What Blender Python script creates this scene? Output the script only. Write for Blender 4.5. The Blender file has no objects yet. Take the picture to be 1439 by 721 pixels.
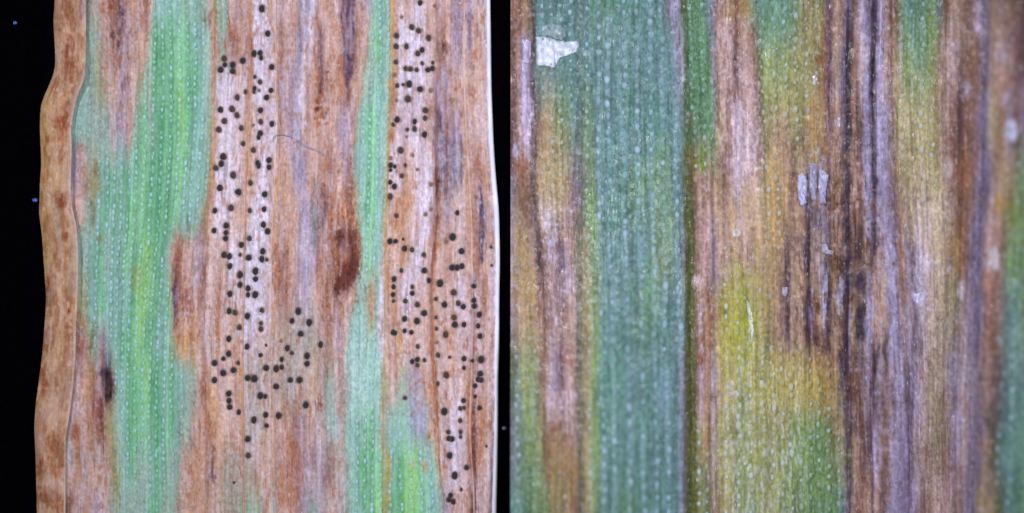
import bpy, math, random
import numpy as np

# ------------------------------------------------------------------ scale
PX = 1.95e-5                # one photograph pixel on the leaf plane, in metres (28 mm wide field of view)
CX, CY = 719.5, 360.5       # photograph centre
PLATE_Z = -9.0              # specimen plate below the leaves (in pixel units)


def W(px, py, pz=0.0):
    k = 1 - pz * PX / 0.125     # a pixel gives a direction; the height of the thing gives its place on it
    return ((px - CX) * PX * k, (CY - py) * PX * k, pz * PX)


# ------------------------------------------------------------------ camera, world, lamps, exposure
scene = bpy.context.scene
col = scene.collection
DIST = 0.125
cam_d = bpy.data.cameras.new('camera')
cam = bpy.data.objects.new('camera', cam_d)
col.objects.link(cam)
cam.location = (0, 0, DIST)
cam.rotation_euler = (0, 0, 0)
cam_d.sensor_width = 36.0
cam_d.lens = 36.0 * DIST / (1439 * PX)
cam_d.clip_start = 0.005
cam_d.clip_end = 5.0
cam_d.dof.use_dof = True
cam_d.dof.focus_distance = DIST - 3 * PX
cam_d.dof.aperture_fstop = 8.5
scene.camera = cam

world = bpy.data.worlds.new('World')
scene.world = world
world.use_nodes = True
bgn = world.node_tree.nodes['Background']
bgn.inputs[0].default_value = (0.80, 0.88, 1.0, 1)
bgn.inputs[1].default_value = 0.16


def lamp(name, loc, power, radius, color, reach=0.024, aim=(0.0, 0.0006, 0.0)):
    from mathutils import Vector
    d = bpy.data.lights.new(name, 'SPOT')
    v = Vector(aim) - Vector(loc)
    d.spot_size = 2 * math.atan(reach / v.length)
    d.spot_blend = 1.0
    d.shadow_soft_size = radius
    d.energy = power
    d.color = color
    o = bpy.data.objects.new(name, d)
    col.objects.link(o)
    o.location = loc
    o.rotation_euler = v.to_track_quat('-Z', 'Y').to_euler()
    return o


# three gooseneck LED heads of the stereo microscope, focused to a soft pool on the specimens
lamp('gooseneck_lamp', (-0.070, 0.055, 0.085), 0.43, 0.008, (0.93, 0.95, 1.0))
lamp('gooseneck_lamp', (0.075, 0.050, 0.085), 0.33, 0.008, (0.90, 0.92, 1.0))
lamp('gooseneck_lamp', (0.010, -0.080, 0.085), 0.15, 0.010, (0.96, 0.96, 1.0))

scene.view_settings.view_transform = 'Standard'
scene.view_settings.look = 'None'
scene.view_settings.exposure = 0.0
scene.view_settings.gamma = 1.0

# ------------------------------------------------------------------ numpy noise


def _hash(ix, iy, seed):
    h = (ix.astype(np.int64) * 374761393 + iy.astype(np.int64) * 668265263 + seed * 982451653) & 0xFFFFFFFF
    h = ((h ^ (h >> 13)) * 1274126177) & 0xFFFFFFFF
    h = h ^ (h >> 16)
    return (h & 0xFFFFFF).astype(np.float64) / 0xFFFFFF


def vn(x, y, seed=0):
    x, y = np.broadcast_arrays(np.asarray(x, float), np.asarray(y, float))
    ix, iy = np.floor(x), np.floor(y)
    fx, fy = x - ix, y - iy
    fx, fy = fx * fx * (3 - 2 * fx), fy * fy * (3 - 2 * fy)
    a, b = _hash(ix, iy, seed), _hash(ix + 1, iy, seed)
    c, d = _hash(ix, iy + 1, seed), _hash(ix + 1, iy + 1, seed)
    return (a * (1 - fx) + b * fx) * (1 - fy) + (c * (1 - fx) + d * fx) * fy


def sn(x, y, seed=0):
    return vn(x, y, seed) * 2 - 1


def sstep(a, b, v):
    t = np.clip((v - a) / (b - a), 0, 1)
    return t * t * (3 - 2 * t)


def lin(c):
    c = np.clip(np.asarray(c, float), 0, 255) / 255.0
    return np.where(c <= 0.04045, c / 12.92, ((c + 0.055) / 1.055) ** 2.4)


# ------------------------------------------------------------------ palettes (pigments as they look on the leaf, sRGB)
P1 = dict(tn=(198, 154, 126), pk=(210, 178, 164), wh=(216, 204, 216), rb=(152, 92, 58), br=(142, 96, 78),
          db=(84, 50, 54), dp=(52, 34, 66), vg=(160, 138, 154), bg=(164, 156, 172), sg=(150, 164, 140),
          gg=(142, 164, 146), gr=(90, 162, 106), dg=(66, 146, 92), lg=(118, 184, 124), lm=(128, 190, 98),
          te=(126, 174, 152), tp=(166, 200, 188), ol=(158, 142, 94), oy=(182, 152, 84), yo=(210, 164, 98),
          gt=(166, 152, 132))
P1['or'] = (196, 142, 102)
P2 = dict(gt=(92, 130, 124), gn=(88, 128, 88), gs=(118, 142, 92), lo=(152, 148, 90), li=(142, 158, 60),
          ye=(172, 144, 102), tn=(168, 136, 114), pk=(188, 154, 146), br=(134, 98, 80), ru=(140, 92, 62),
          pb=(94, 68, 70), dp=(56, 42, 50), lv=(162, 148, 174), pl=(198, 186, 218), vg=(122, 108, 132),
          od=(88, 88, 46), st=(178, 160, 116), ol=(136, 122, 78))

ROWS1 = {
 0: "105 sg 124 sg 130 gt 143 tn 150 rb 158 br 168 br 173 vg 180 br 188 tn 196 or 205 br 212 pk 222 tp 235 te 248 te 262 gg 275 te 288 gg 297 tn 302 ol 308 sg 318 gg 326 tn 335 vg 345 tn 352 or 357 wh 370 wh 380 tn 389 pk 398 tn 405 tn 412 or 418 pk 424 bg 432 bg 440 wh 446 tn 455 or 465 tn 475 or 480 br 488 db 496 br 500 br 507 tn 516 vg 523 gg 530 te 540 te 546 tp 549 oy 553 or 560 pk 575 tn 585 wh 600 pk 610 tn 615 vg 622 tn 630 tn 640 vg 648 bg 653 pk 660 vg 670 tn 678 pk 684 wh",
 60: "105 sg 124 sg 133 sg 140 gt 146 tn 152 pk 158 br 167 br 172 vg 180 br 188 tn 200 tn 208 pk 214 lg 220 dg 228 gr 240 gr 252 lg 262 gr 275 te 287 te 294 gg 300 tn 304 or 308 gg 316 sg 322 rb 330 br 340 tn 350 br 353 or 357 wh 375 wh 383 pk 389 tn 395 br 402 tn 410 pk 416 or 420 bg 424 vg 432 wh 440 pk 446 br 452 vg 458 tn 468 or 475 or 481 br 488 db 496 br 500 br 506 or 515 tn 521 gg 530 lg 540 te 546 tp 550 oy 555 or 560 wh 580 wh 595 wh 605 pk 612 tn 618 br 628 tn 640 vg 648 vg 653 pk 660 vg 668 tn 680 pk 686 wh",
 120: "100 sg 118 gg 126 gg 135 ol 143 ol 150 tn 158 tn 167 pk 173 vg 180 br 188 pk 198 ol 204 sg 212 sg 216 gr 224 gr 232 gr 244 gr 254 lm 262 gr 275 gr 285 te 294 gg 299 tn 303 ol 307 wh 320 wh 335 pk 345 wh 350 or 354 tn 360 wh 372 wh 385 pk 391 br 397 vg 402 pk 408 vg 414 bg 418 bg 424 wh 432 pk 440 or 446 rb 452 br 456 rb 462 tn 470 or 478 or 484 rb 488 db 492 rb 497 tn 505 tn 513 sg 520 gg 530 te 540 te 546 tp 550 oy 556 or 560 wh 575 wh 590 wh 605 pk 612 vg 618 vg 622 bg 628 vg 636 tn 648 tn 653 pk 660 tn 670 tn 680 pk 686 wh",
 180: "95 gg 110 te 120 te 128 gg 136 sg 142 gg 150 gg 158 pk 166 vg 174 vg 182 tn 190 sg 197 gr 205 lg 212 gg 220 gr 228 dg 236 gr 248 gr 256 lm 264 gr 276 te 286 te 292 gg 298 oy 302 or 307 pk 320 wh 332 pk 345 pk 350 or 355 pk 365 wh 378 wh 388 pk 392 br 398 tn 404 vg 410 vg 416 bg 424 bg 430 pk 440 tn 448 or 454 tn 462 tn 470 tn 478 vg 488 vg 496 tn 503 sg 509 te 518 gr 525 lg 532 te 540 tp 546 oy 551 rb 556 pk 565 wh 585 wh 600 pk 610 tn 613 db 620 vg 626 br 634 vg 644 vg 652 tn 658 tn 668 pk 680 pk 688 wh",
 240: "95 vg 110 vg 118 tn 126 gt 134 ol 140 te 148 te 156 gr 162 te 170 te 178 gr 186 te 194 gr 204 lg 212 gr 222 dg 230 gr 240 gr 248 lg 258 lg 268 te 278 te 288 te 293 sg 297 oy 300 or 304 wh 318 wh 330 wh 342 pk 346 or 352 or 358 pk 368 wh 378 wh 385 pk 389 or 398 or 408 tn 414 vg 422 bg 428 vg 434 tn 442 pk 452 tn 458 rb 464 br 470 tn 478 or 486 vg 492 br 498 sg 505 te 512 te 519 gr 525 lg 531 te 538 tp 543 oy 547 wh 558 wh 570 tn 580 pk 595 wh 606 wh 611 br 615 db 622 bg 628 vg 636 bg 646 bg 654 tn 662 or 670 br 680 or 690 pk",
 300: "95 tn 115 tn 122 sg 130 sg 138 te 148 gr 156 te 164 gr 172 te 180 gr 190 lg 198 lg 206 gr 214 gr 222 dg 230 gr 240 gr 248 lg 255 te 263 te 272 te 280 gg 288 ol 293 or 297 pk 306 wh 316 wh 326 pk 335 tn 344 or 350 pk 358 wh 368 wh 378 wh 383 or 392 or 400 or 408 tn 416 tn 424 vg 430 bg 437 vg 442 sg 446 vg 452 br 456 db 460 br 466 or 474 or 482 or 490 br 497 or 503 sg 510 te 517 gr 524 lg 530 te 536 tp 541 oy 546 pk 552 tn 560 or 570 or 578 pk 590 wh 602 wh 610 br 614 br 618 tn 628 vg 638 pk 650 pk 658 tn 663 or 668 br 676 bg 684 tn 694 wh",
 360: "100 sg 120 gg 130 te 140 gr 148 gg 158 te 168 te 178 lg 186 lg 194 gr 202 lm 210 lm 218 gr 226 gr 234 te 240 tn 246 br 252 br 260 tn 270 tn 280 vg 288 br 291 tn 296 pk 305 pk 314 tn 322 wh 332 wh 342 tn 347 wh 358 wh 368 wh 378 pk 382 or 390 or 396 br 405 or 412 tn 420 vg 430 bg 440 vg 448 br 454 rb 460 or 468 tn 476 or 484 br 492 rb 499 rb 505 ol 510 tp 518 lg 526 te 534 tp 540 tn 546 or 552 tn 562 pk 572 or 580 wh 592 wh 604 tn 608 rb 613 or 620 pk 632 tn 642 pk 652 pk 660 tn 664 or 672 br 682 tn 694 pk 698 wh",
 420: "100 ol 118 ol 126 te 134 te 142 gr 150 te 158 te 168 te 178 te 186 gr 196 lm 206 lm 214 lg 222 gr 230 te 236 gr 241 ol 246 db 250 br 256 tn 264 tn 274 tn 284 br 287 br 291 pk 300 pk 306 or 310 rb 315 pk 322 pk 332 tn 340 or 346 wh 356 wh 366 wh 376 pk 380 or 388 or 396 br 404 rb 410 tn 420 vg 430 vg 438 gt 446 tn 452 or 460 rb 466 tn 472 br 480 or 488 tn 495 tn 502 te 510 tp 518 ol 524 or 530 te 536 wh 541 pk 546 or 556 tn 566 wh 576 wh 584 pk 594 pk 604 or 607 or 615 tn 625 pk 635 tn 645 wh 655 pk 662 tn 665 vg 672 pk 682 or 692 pk 698 wh",
 480: "100 br 115 br 122 ol 130 sg 138 sg 146 vg 154 te 162 te 172 gr 180 gr 190 lg 198 lm 206 gr 214 gr 222 te 230 te 238 te 243 ol 250 or 260 or 270 or 280 tn 286 br 290 pk 300 pk 306 tn 312 pk 320 pk 330 tn 338 or 344 wh 354 wh 364 pk 374 tn 380 or 388 or 398 tn 408 gt 418 gt 428 gt 440 gt 450 tn 460 br 468 tn 476 vg 484 tn 490 tp 498 te 506 tp 515 tp 522 te 530 tp 537 wh 542 tn 550 tn 560 yo 570 pk 580 tn 590 pk 600 tn 606 rb 612 tn 622 pk 634 or 644 pk 654 pk 661 tn 665 br 672 pk 682 tn 692 tn 698 wh",
 540: "95 br 112 tn 122 or 130 br 138 br 146 db 152 dp 158 ol 163 te 172 te 182 gr 190 gr 200 lg 208 lm 216 dg 224 gr 232 te 240 gr 248 te 256 te 264 sg 274 sg 282 or 287 br 292 or 300 pk 310 tn 320 pk 330 tn 340 or 346 pk 356 gt 366 gt 376 tn 384 tn 394 gt 404 gt 414 gt 424 or 434 tn 446 or 452 rb 458 gg 466 sg 474 tn 482 br 488 sg 496 tp 506 tp 514 tp 522 te 532 tp 540 ol 548 or 556 tn 564 sg 574 gt 584 vg 594 tn 602 or 610 rb 615 pk 625 pk 640 pk 652 tn 660 rb 664 br 670 pk 680 tn 690 pk 697 wh",
 600: "90 sg 102 br 108 rb 118 tn 124 or 130 tn 138 br 146 br 152 ol 160 ol 166 gg 174 te 182 gr 190 gr 200 lg 208 lg 216 gr 224 dg 232 te 240 gr 248 te 256 gg 264 gg 272 gt 280 or 287 tn 292 rb 300 or 310 or 320 pk 330 tn 340 or 348 gt 358 gt 368 gt 374 or 384 tn 394 or 404 tn 414 br 424 vg 434 tn 446 pk 456 gt 464 tp 472 tp 480 tn 488 te 496 te 504 te 514 lg 522 gr 530 te 538 tn 546 te 556 te 566 lg 576 te 584 bg 592 bg 600 gg 606 or 612 or 620 pk 632 wh 645 wh 655 pk 662 br 668 br 674 tn 682 or 690 pk 696 wh",
 660: "85 pk 102 tn 110 or 118 pk 126 pk 134 tn 142 pk 150 tn 158 ol 164 ol 168 sg 178 te 186 gr 196 gg 206 gg 214 te 222 gr 230 te 240 gg 250 gg 258 tn 268 tn 278 or 288 tn 292 br 300 tn 310 tn 320 gt 330 gt 342 gt 352 gt 362 tn 374 tn 384 tn 394 or 404 or 412 rb 422 br 432 vg 440 vg 450 bg 458 br 466 br 474 tn 484 gt 492 te 500 te 508 gr 518 gr 528 lg 536 lg 544 ol 552 te 562 gr 572 lm 582 lm 592 lg 602 te 610 te 618 or 624 pk 636 wh 648 pk 656 pk 661 rb 664 db 669 br 676 tn 684 pk 690 wh",
 720: "80 pk 100 br 108 pk 116 pk 126 tn 136 vg 144 pk 152 gt 162 sg 172 gg 182 gg 192 sg 202 gg 212 gr 222 gr 232 sg 242 gg 252 gt 262 tn 272 or 282 or 290 tn 300 tn 310 tn 320 gt 330 gt 340 sg 352 sg 362 sg 374 tn 384 sg 394 tn 404 or 414 or 424 vg 434 gg 444 gg 452 bg 460 tn 468 tn 476 gt 486 gt 496 te 506 te 516 gr 526 lg 534 lm 544 ol 552 gr 562 gr 572 lm 582 lm 592 lg 602 te 612 te 622 sg 630 vg 640 tn 652 tn 660 br 665 db 672 pk 684 pk 692 wh",
}
ROWS2 = {
 0: "718 br 728 br 735 ru 742 ol 747 br 752 gt 765 gt 800 gt 830 gt 850 gn 870 gt 900 gt 925 gt 940 vg 950 lv 955 lv 959 od 966 gn 975 gn 985 gn 995 gt 1001 vg 1006 br 1015 pk 1028 ye 1038 br 1048 ol 1058 gs 1068 gt 1080 gn 1100 gt 1115 gs 1135 ol 1150 lo 1165 pb 1175 tn 1185 br 1192 vg 1200 br 1212 lv 1222 vg 1230 dp 1238 lv 1250 br 1258 br 1268 gs 1280 gt 1295 gn 1310 gs 1318 gt 1328 br 1345 tn 1355 br 1365 br 1376 lv 1385 vg 1395 tn 1410 br 1425 br 1438 pb",
 90: "718 br 726 ru 733 lv 742 lv 747 pb 754 gt 790 gt 815 gt 840 gt 870 gt 900 gt 930 gt 945 gt 955 lv 959 lv 962 od 967 gn 980 gn 995 gn 1002 vg 1007 tn 1016 pk 1026 pk 1034 pb 1042 pk 1052 pk 1062 br 1070 gs 1085 gs 1100 gs 1115 lo 1135 lo 1150 ol 1158 ru 1165 pb 1175 tn 1185 vg 1192 dp 1198 br 1208 pk 1220 lv 1226 dp 1235 lv 1245 pk 1252 br 1260 st 1275 gs 1290 gs 1305 gs 1315 ol 1325 tn 1340 pk 1352 tn 1363 br 1372 ru 1383 vg 1395 tn 1408 pk 1425 br 1438 pb",
 180: "718 pb 726 br 733 pk 742 pl 750 pb 756 br 765 ye 775 st 790 gs 812 gt 822 gs 840 gt 880 gt 910 gt 935 gt 955 gt 961 gt 966 od 972 gn 985 gn 1000 gn 1008 st 1018 pk 1026 br 1036 pl 1050 pk 1064 pk 1068 pb 1076 lo 1090 tn 1105 tn 1118 lo 1130 ol 1140 ye 1152 ye 1165 br 1178 tn 1190 dp 1198 br 1210 pb 1216 lv 1222 vg 1227 dp 1235 lv 1246 lv 1254 br 1262 st 1280 st 1300 st 1316 ol 1325 pk 1338 br 1350 pb 1362 ru 1374 vg 1384 lv 1394 st 1408 ru 1420 lv 1430 br 1438 vg",
 270: "718 vg 726 br 736 ru 744 br 750 dp 757 tn 766 ye 778 ye 792 ye 808 vg 818 vg 828 gs 845 gt 870 gt 890 gn 915 gt 930 gs 950 gt 958 gt 965 od 971 od 976 br 985 tn 993 tn 1002 tn 1008 ye 1018 br 1028 tn 1036 pl 1048 pk 1060 pk 1068 st 1075 ol 1083 ye 1095 ye 1105 tn 1115 br 1125 tn 1138 vg 1150 vg 1165 tn 1180 br 1190 dp 1197 tn 1208 br 1216 lv 1222 vg 1228 dp 1236 lv 1246 vg 1256 br 1266 tn 1278 st 1290 pk 1300 st 1310 st 1320 st 1330 pk 1342 br 1355 ru 1365 br 1376 vg 1388 vg 1398 tn 1410 ye 1422 ol 1436 gs",
 360: "718 lv 724 tn 734 ol 745 tn 758 pb 765 br 775 pk 787 pb 797 lv 806 tn 812 od 822 st 835 gs 850 gt 880 gt 910 gt 930 gs 953 gt 960 vg 969 od 975 od 979 br 985 pk 995 pk 1004 vg 1012 tn 1022 pk 1032 ye 1045 tn 1058 pk 1066 ye 1075 tn 1082 ye 1095 tn 1107 dp 1113 tn 1125 tn 1134 dp 1142 tn 1155 lv 1163 dp 1172 br 1180 br 1190 dp 1197 br 1207 dp 1218 tn 1226 pb 1236 pk 1248 lv 1256 lv 1265 ru 1275 lv 1283 pb 1290 pl 1303 pk 1318 st 1330 tn 1342 ol 1352 ru 1365 vg 1375 vg 1386 pk 1398 pk 1408 br 1418 gs 1430 gs 1438 gs",
 450: "718 vg 724 tn 735 ye 750 ye 760 ru 768 br 780 pk 790 br 800 tn 810 pk 816 od 824 st 838 gs 850 gt 880 gt 910 gn 935 gt 953 gt 961 gt 969 od 975 od 979 br 986 pk 995 ru 1003 br 1010 ye 1025 lo 1035 ye 1043 li 1052 lo 1062 lo 1070 ye 1082 ol 1095 tn 1107 pb 1115 tn 1127 tn 1136 dp 1143 br 1152 tn 1158 lv 1165 dp 1172 tn 1180 pb 1190 dp 1197 tn 1206 dp 1213 dp 1220 lv 1230 pk 1242 tn 1252 vg 1260 lv 1268 ru 1276 lv 1283 pb 1293 lv 1305 pk 1320 st 1335 st 1343 od 1352 pk 1365 vg 1380 vg 1390 ru 1402 br 1420 gt 1425 gt 1438 gs",
 540: "718 od 724 gt 735 lo 750 gs 762 br 770 pk 778 lv 788 pb 797 pk 808 br 815 od 824 st 838 gs 850 gt 880 gt 910 gt 935 gt 953 gt 960 vg 969 od 976 od 981 br 987 lv 994 ru 1003 lv 1012 ye 1022 st 1035 st 1045 gs 1055 st 1070 lo 1085 lo 1100 ye 1115 ye 1130 ye 1145 ye 1155 ru 1165 ru 1173 tn 1183 dp 1193 pb 1200 br 1208 pb 1220 lv 1228 pb 1235 lv 1248 br 1258 lv 1268 pl 1276 pb 1285 lv 1298 pk 1312 ol 1325 tn 1340 vg 1355 pk 1366 vg 1378 tn 1390 br 1402 pb 1420 gt 1425 gt 1438 gt",
 630: "718 vg 728 gt 740 gs 752 gs 762 ol 773 ru 783 ye 790 ru 800 br 808 pk 816 od 824 st 838 gs 850 gt 880 gt 910 gt 935 gt 953 gt 960 vg 968 od 977 od 983 lo 988 st 994 ru 1002 lv 1010 st 1022 lo 1035 lo 1045 gt 1055 st 1070 lo 1085 st 1100 lo 1115 gs 1130 gs 1145 gn 1160 gs 1172 br 1182 tn 1192 pb 1200 tn 1210 br 1220 pb 1230 lv 1242 br 1255 lv 1263 vg 1270 lv 1277 dp 1285 pk 1300 tn 1315 ol 1330 br 1342 lv 1355 tn 1366 vg 1378 vg 1388 br 1398 od 1408 gt 1425 gt 1438 gn",
 720: "718 gt 730 gt 742 gn 755 gs 765 gs 777 ol 790 ol 800 ye 808 br 816 od 824 st 838 gs 850 gt 880 gn 910 gt 935 gt 953 gt 960 vg 967 od 978 od 984 lo 990 gs 996 od 1003 pk 1012 ol 1025 st 1040 gs 1055 gt 1070 lo 1085 st 1100 gs 1115 gs 1130 gs 1145 gn 1160 gn 1172 gn 1182 gt 1190 vg 1198 tn 1210 br 1220 tn 1232 pk 1242 br 1255 lv 1265 vg 1275 vg 1285 lv 1300 br 1315 pk 1330 pk 1345 br 1358 vg 1370 vg 1380 ye 1392 tn 1402 od 1420 gt 1438 gn",
}

# ------------------------------------------------------------------ vein guides: x of a line that follows the veins, at heights y
GUIDE1 = [  # (reference coordinate U, {y: x})
 (60, {0: 60, 720: 40}),
 (100, {0: 100, 180: 95, 360: 92, 540: 90, 720: 82}),
 (148, {0: 148, 180: 150, 270: 151, 360: 147, 540: 145, 720: 143}),
 (193, {0: 193, 100: 192, 180: 190, 220: 191, 300: 187, 360: 183, 450: 180, 540: 178, 720: 178}),
 (260, {0: 260, 100: 262, 180: 261, 260: 257, 360: 249, 450: 241, 540: 238, 620: 238, 720: 240}),
 (301, {0: 301, 90: 303, 180: 300, 230: 296, 300: 292, 360: 289, 450: 287, 540: 287, 600: 290, 720: 289}),
 (352, {0: 352, 100: 352, 180: 348, 270: 344, 360: 343, 450: 341, 540: 341, 640: 342, 720: 343}),
 (388, {0: 387, 100: 389, 180: 389, 250: 386, 300: 383, 360: 381, 450: 380, 540: 379, 720: 382}),
 (470, {0: 471, 180: 470, 360: 464, 540: 461, 720: 462}),
 (548, {0: 548, 90: 549, 180: 546, 270: 544, 360: 541, 450: 541, 540: 538, 720: 538}),
 (612, {0: 613, 100: 613, 180: 612, 230: 612, 260: 614, 300: 613, 340: 610, 360: 608, 400: 606, 480: 607, 540: 612, 640: 617, 720: 622}),
 (653, {0: 653, 100: 652, 180: 655, 300: 662, 360: 663, 450: 664, 500: 663, 540: 662, 600: 660, 640: 662, 720: 667}),
 (688, {0: 687, 100: 688, 180: 690, 220: 692, 260: 695, 290: 698, 320: 699, 360: 700, 450: 699, 540: 698, 600: 698, 650: 697, 720: 695}),
]
GUIDE2 = [
 (717.5, {0: 717.5, 720: 717.5}),
 (748, {0: 747, 180: 750, 270: 753, 360: 758, 450: 762, 720: 763}),
 (815, {0: 815, 360: 814, 720: 817}),
 (860, {0: 854, 180: 854, 360: 858, 540: 862, 720: 864}),
 (920, {0: 914, 180: 915, 360: 918, 540: 921, 720: 924}),
 (966, {0: 958, 90: 963, 180: 966, 360: 971, 540: 973, 720: 974}),
 (1005, {0: 1002, 180: 1005, 360: 1006, 540: 1008, 720: 1007}),
 (1069, {0: 1067, 120: 1068, 240: 1072, 360: 1079, 540: 1082, 720: 1083}),
 (1135, {0: 1135, 300: 1138, 540: 1140, 720: 1142}),
 (1192, {0: 1195, 80: 1192, 180: 1192, 360: 1192, 540: 1194, 720: 1194}),
 (1228, {0: 1231, 60: 1229, 100: 1225, 140: 1224, 180: 1226, 270: 1228, 360: 1228, 450: 1230, 540: 1228, 720: 1230}),
 (1256, {0: 1256, 180: 1257, 360: 1262, 540: 1276, 720: 1277}),
 (1322, {0: 1324, 180: 1321, 360: 1326, 540: 1325, 720: 1325}),
 (1380, {0: 1383, 180: 1381, 360: 1374, 540: 1366, 720: 1364}),
 (1440, {0: 1440, 360: 1436, 540: 1430, 720: 1426}),
 (1500, {0: 1500, 720: 1490}),
]


def guide_tables(guides, ys):
    refs = np.array([g[0] for g in guides], float)
    xs = np.zeros((len(ys), len(guides)))
    for k, (_, tab) in enumerate(guides):
        yy = np.array(sorted(tab)); xx = np.array([tab[q] for q in sorted(tab)], float)
        fine = np.arange(yy[0], yy[-1] + 1, 4.0)
        fx = np.interp(fine, yy, xx)
        ker = np.hanning(19); ker /= ker.sum()
        pad = np.pad(fx, 9, mode='edge'); fx = np.convolve(pad, ker, 'valid')
        xs[:, k] = np.interp(ys, fine, fx)
    return refs, xs


YFULL = np.concatenate([np.arange(-330, -20, 12.0), np.arange(-20, 742, 1.7), np.arange(742, 1060, 12.0)])


class Leaf:
    """vein coordinates of one leaf: U runs across the leaf, y along it"""
    def __init__(self, guides, rows, pal):
        self.ys = np.arange(-340, 1070, 2.0)
        self.refs, self.xs = guide_tables(guides, self.ys)
        self.rows = []
        for ry in sorted(rows):
            tok = rows[ry].split()
            rx = np.array(tok[0::2], float)
            rc = np.array([pal[c] for c in tok[1::2]], float)
            self.rows.append((ry, self.u_of(rx, np.full(len(rx), float(ry))), rc))

    def table(self, y):
        t = np.clip((np.asarray(y, float) - self.ys[0]) / 2.0, 0, len(self.ys) - 1.001)
        i = t.astype(int); f = (t - i)[..., None]
        return self.xs[i] * (1 - f) + self.xs[i + 1] * f

    def x_of(self, u, y):
        u, y = np.broadcast_arrays(np.asarray(u, float), np.asarray(y, float))
        tab = self.table(y)
        k = np.clip(np.searchsorted(self.refs, u, side='right') - 1, 0, len(self.refs) - 2)
        f = (u - self.refs[k]) / (self.refs[k + 1] - self.refs[k])
        a = np.take_along_axis(tab, k[..., None], -1)[..., 0]
        b = np.take_along_axis(tab, (k + 1)[..., None], -1)[..., 0]
        return a + (b - a) * f

    def u_of(self, x, y):
        x, y = np.broadcast_arrays(np.asarray(x, float), np.asarray(y, float))
        tab = self.table(y)
        k = np.clip((tab <= x[..., None]).sum(-1) - 1, 0, len(self.refs) - 2)
        a = np.take_along_axis(tab, k[..., None], -1)[..., 0]
        b = np.take_along_axis(tab, (k + 1)[..., None], -1)[..., 0]
        f = (x - a) / np.maximum(b - a, 1e-6)
        return self.refs[k] + f * (self.refs[k + 1] - self.refs[k])

    def base(self, u, y, warp, seed):
        """pigment laid down in streaks along the veins"""
        yw = y + warp * (sn(u / 5.0, y / 110.0, seed) + 0.6 * sn(u / 1.9, y / 45.0, seed + 1))
        uw = u + 1.8 * sn(u / 9.0, y / 18.0, seed + 2) + 1.7 * sn(u / 3.0, y / 7.0, seed + 3) + 1.2 * sn(u / 1.6, y / 30.0, seed + 4)
        rys = np.array([r[0] for r in self.rows], float)
        cols = np.stack([np.stack([np.interp(uw, r[1], r[2][:, c]) for c in range(3)], -1) for r in self.rows], 0)
        t = np.clip(np.interp(yw, rys, np.arange(len(rys))), 0, len(rys) - 1.001)
        i = t.astype(int); f = (t - i)
        f = (f * f * (3 - 2 * f))[..., None]
        idx = np.arange(u.size).reshape(u.shape)
        flat = cols.reshape(len(rys), -1, 3)
        A = flat[i.ravel(), idx.ravel()].reshape(u.shape + (3,))
        B = flat[(i + 1).ravel(), idx.ravel()].reshape(u.shape + (3,))
        return A * (1 - f) + B * f


LEAF1 = Leaf(GUIDE1, ROWS1, P1)
LEAF2 = Leaf(GUIDE2, ROWS2, P2)


def mixc(C, m, c):
    return C * (1 - m[..., None]) + np.asarray(c, float) * m[..., None]


def blob(C, X, Y, U, x, y, rx, ry, c, op=1.0, soft=0.45, rough=0.5, seed=1):
    sel = (np.abs(X - x) < rx * 2.2 + 6) & (np.abs(Y - y) < ry * 2.2 + 6)
    if not sel.any():
        return
    xs, ys, us = X[sel], Y[sel], U[sel]
    d = np.sqrt(((xs - x) / rx) ** 2 + ((ys - y) / ry) ** 2)
    if ry > 2.4 * rx:
        rough = rough * 1.9
    d = d + rough * (0.9 * sn(us / 2.0, ys / 15.0, seed) + 0.5 * sn(xs / 4.0, ys / 5.0, seed + 5) + 0.5 * sn(xs / 1.8, ys / 2.6, seed + 6))
    m = op * (1 - sstep(1 - soft, 1 + soft, d))
    C[sel] = mixc(C[sel], m, c)


def line(C, X, Y, U, pts, w, c, op=1.0, rough=0.5, seed=3):
    py = np.array([p[1] for p in pts], float); px = np.array([p[0] for p in pts], float)
    sel = (Y > py[0] - 8) & (Y < py[-1] + 8) & (X > px.min() - 4 * w - 3) & (X < px.max() + 4 * w + 3)
    if not sel.any():
        return
    xs, ys = X[sel], Y[sel]
    cx = np.interp(ys, py, px)
    ends = sstep(py[0] - 8, py[0] + 10, ys) * (1 - sstep(py[-1] - 10, py[-1] + 8, ys))
    mod = 1 - rough * (.5 * vn(xs / 4.0, ys / 10.0, seed) + .7 * vn(xs / 1.8, ys / 3.2, seed + 9))
    cx = cx + 1.7 * sn(ys / 26.0, seed, seed) + .8 * sn(ys / 8.0, seed, seed + 2)
    m = np.clip(op * np.exp(-((xs - cx) / w) ** 2) * ends * mod, 0, 1)
    C[sel] = mixc(C[sel], m, c)


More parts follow.
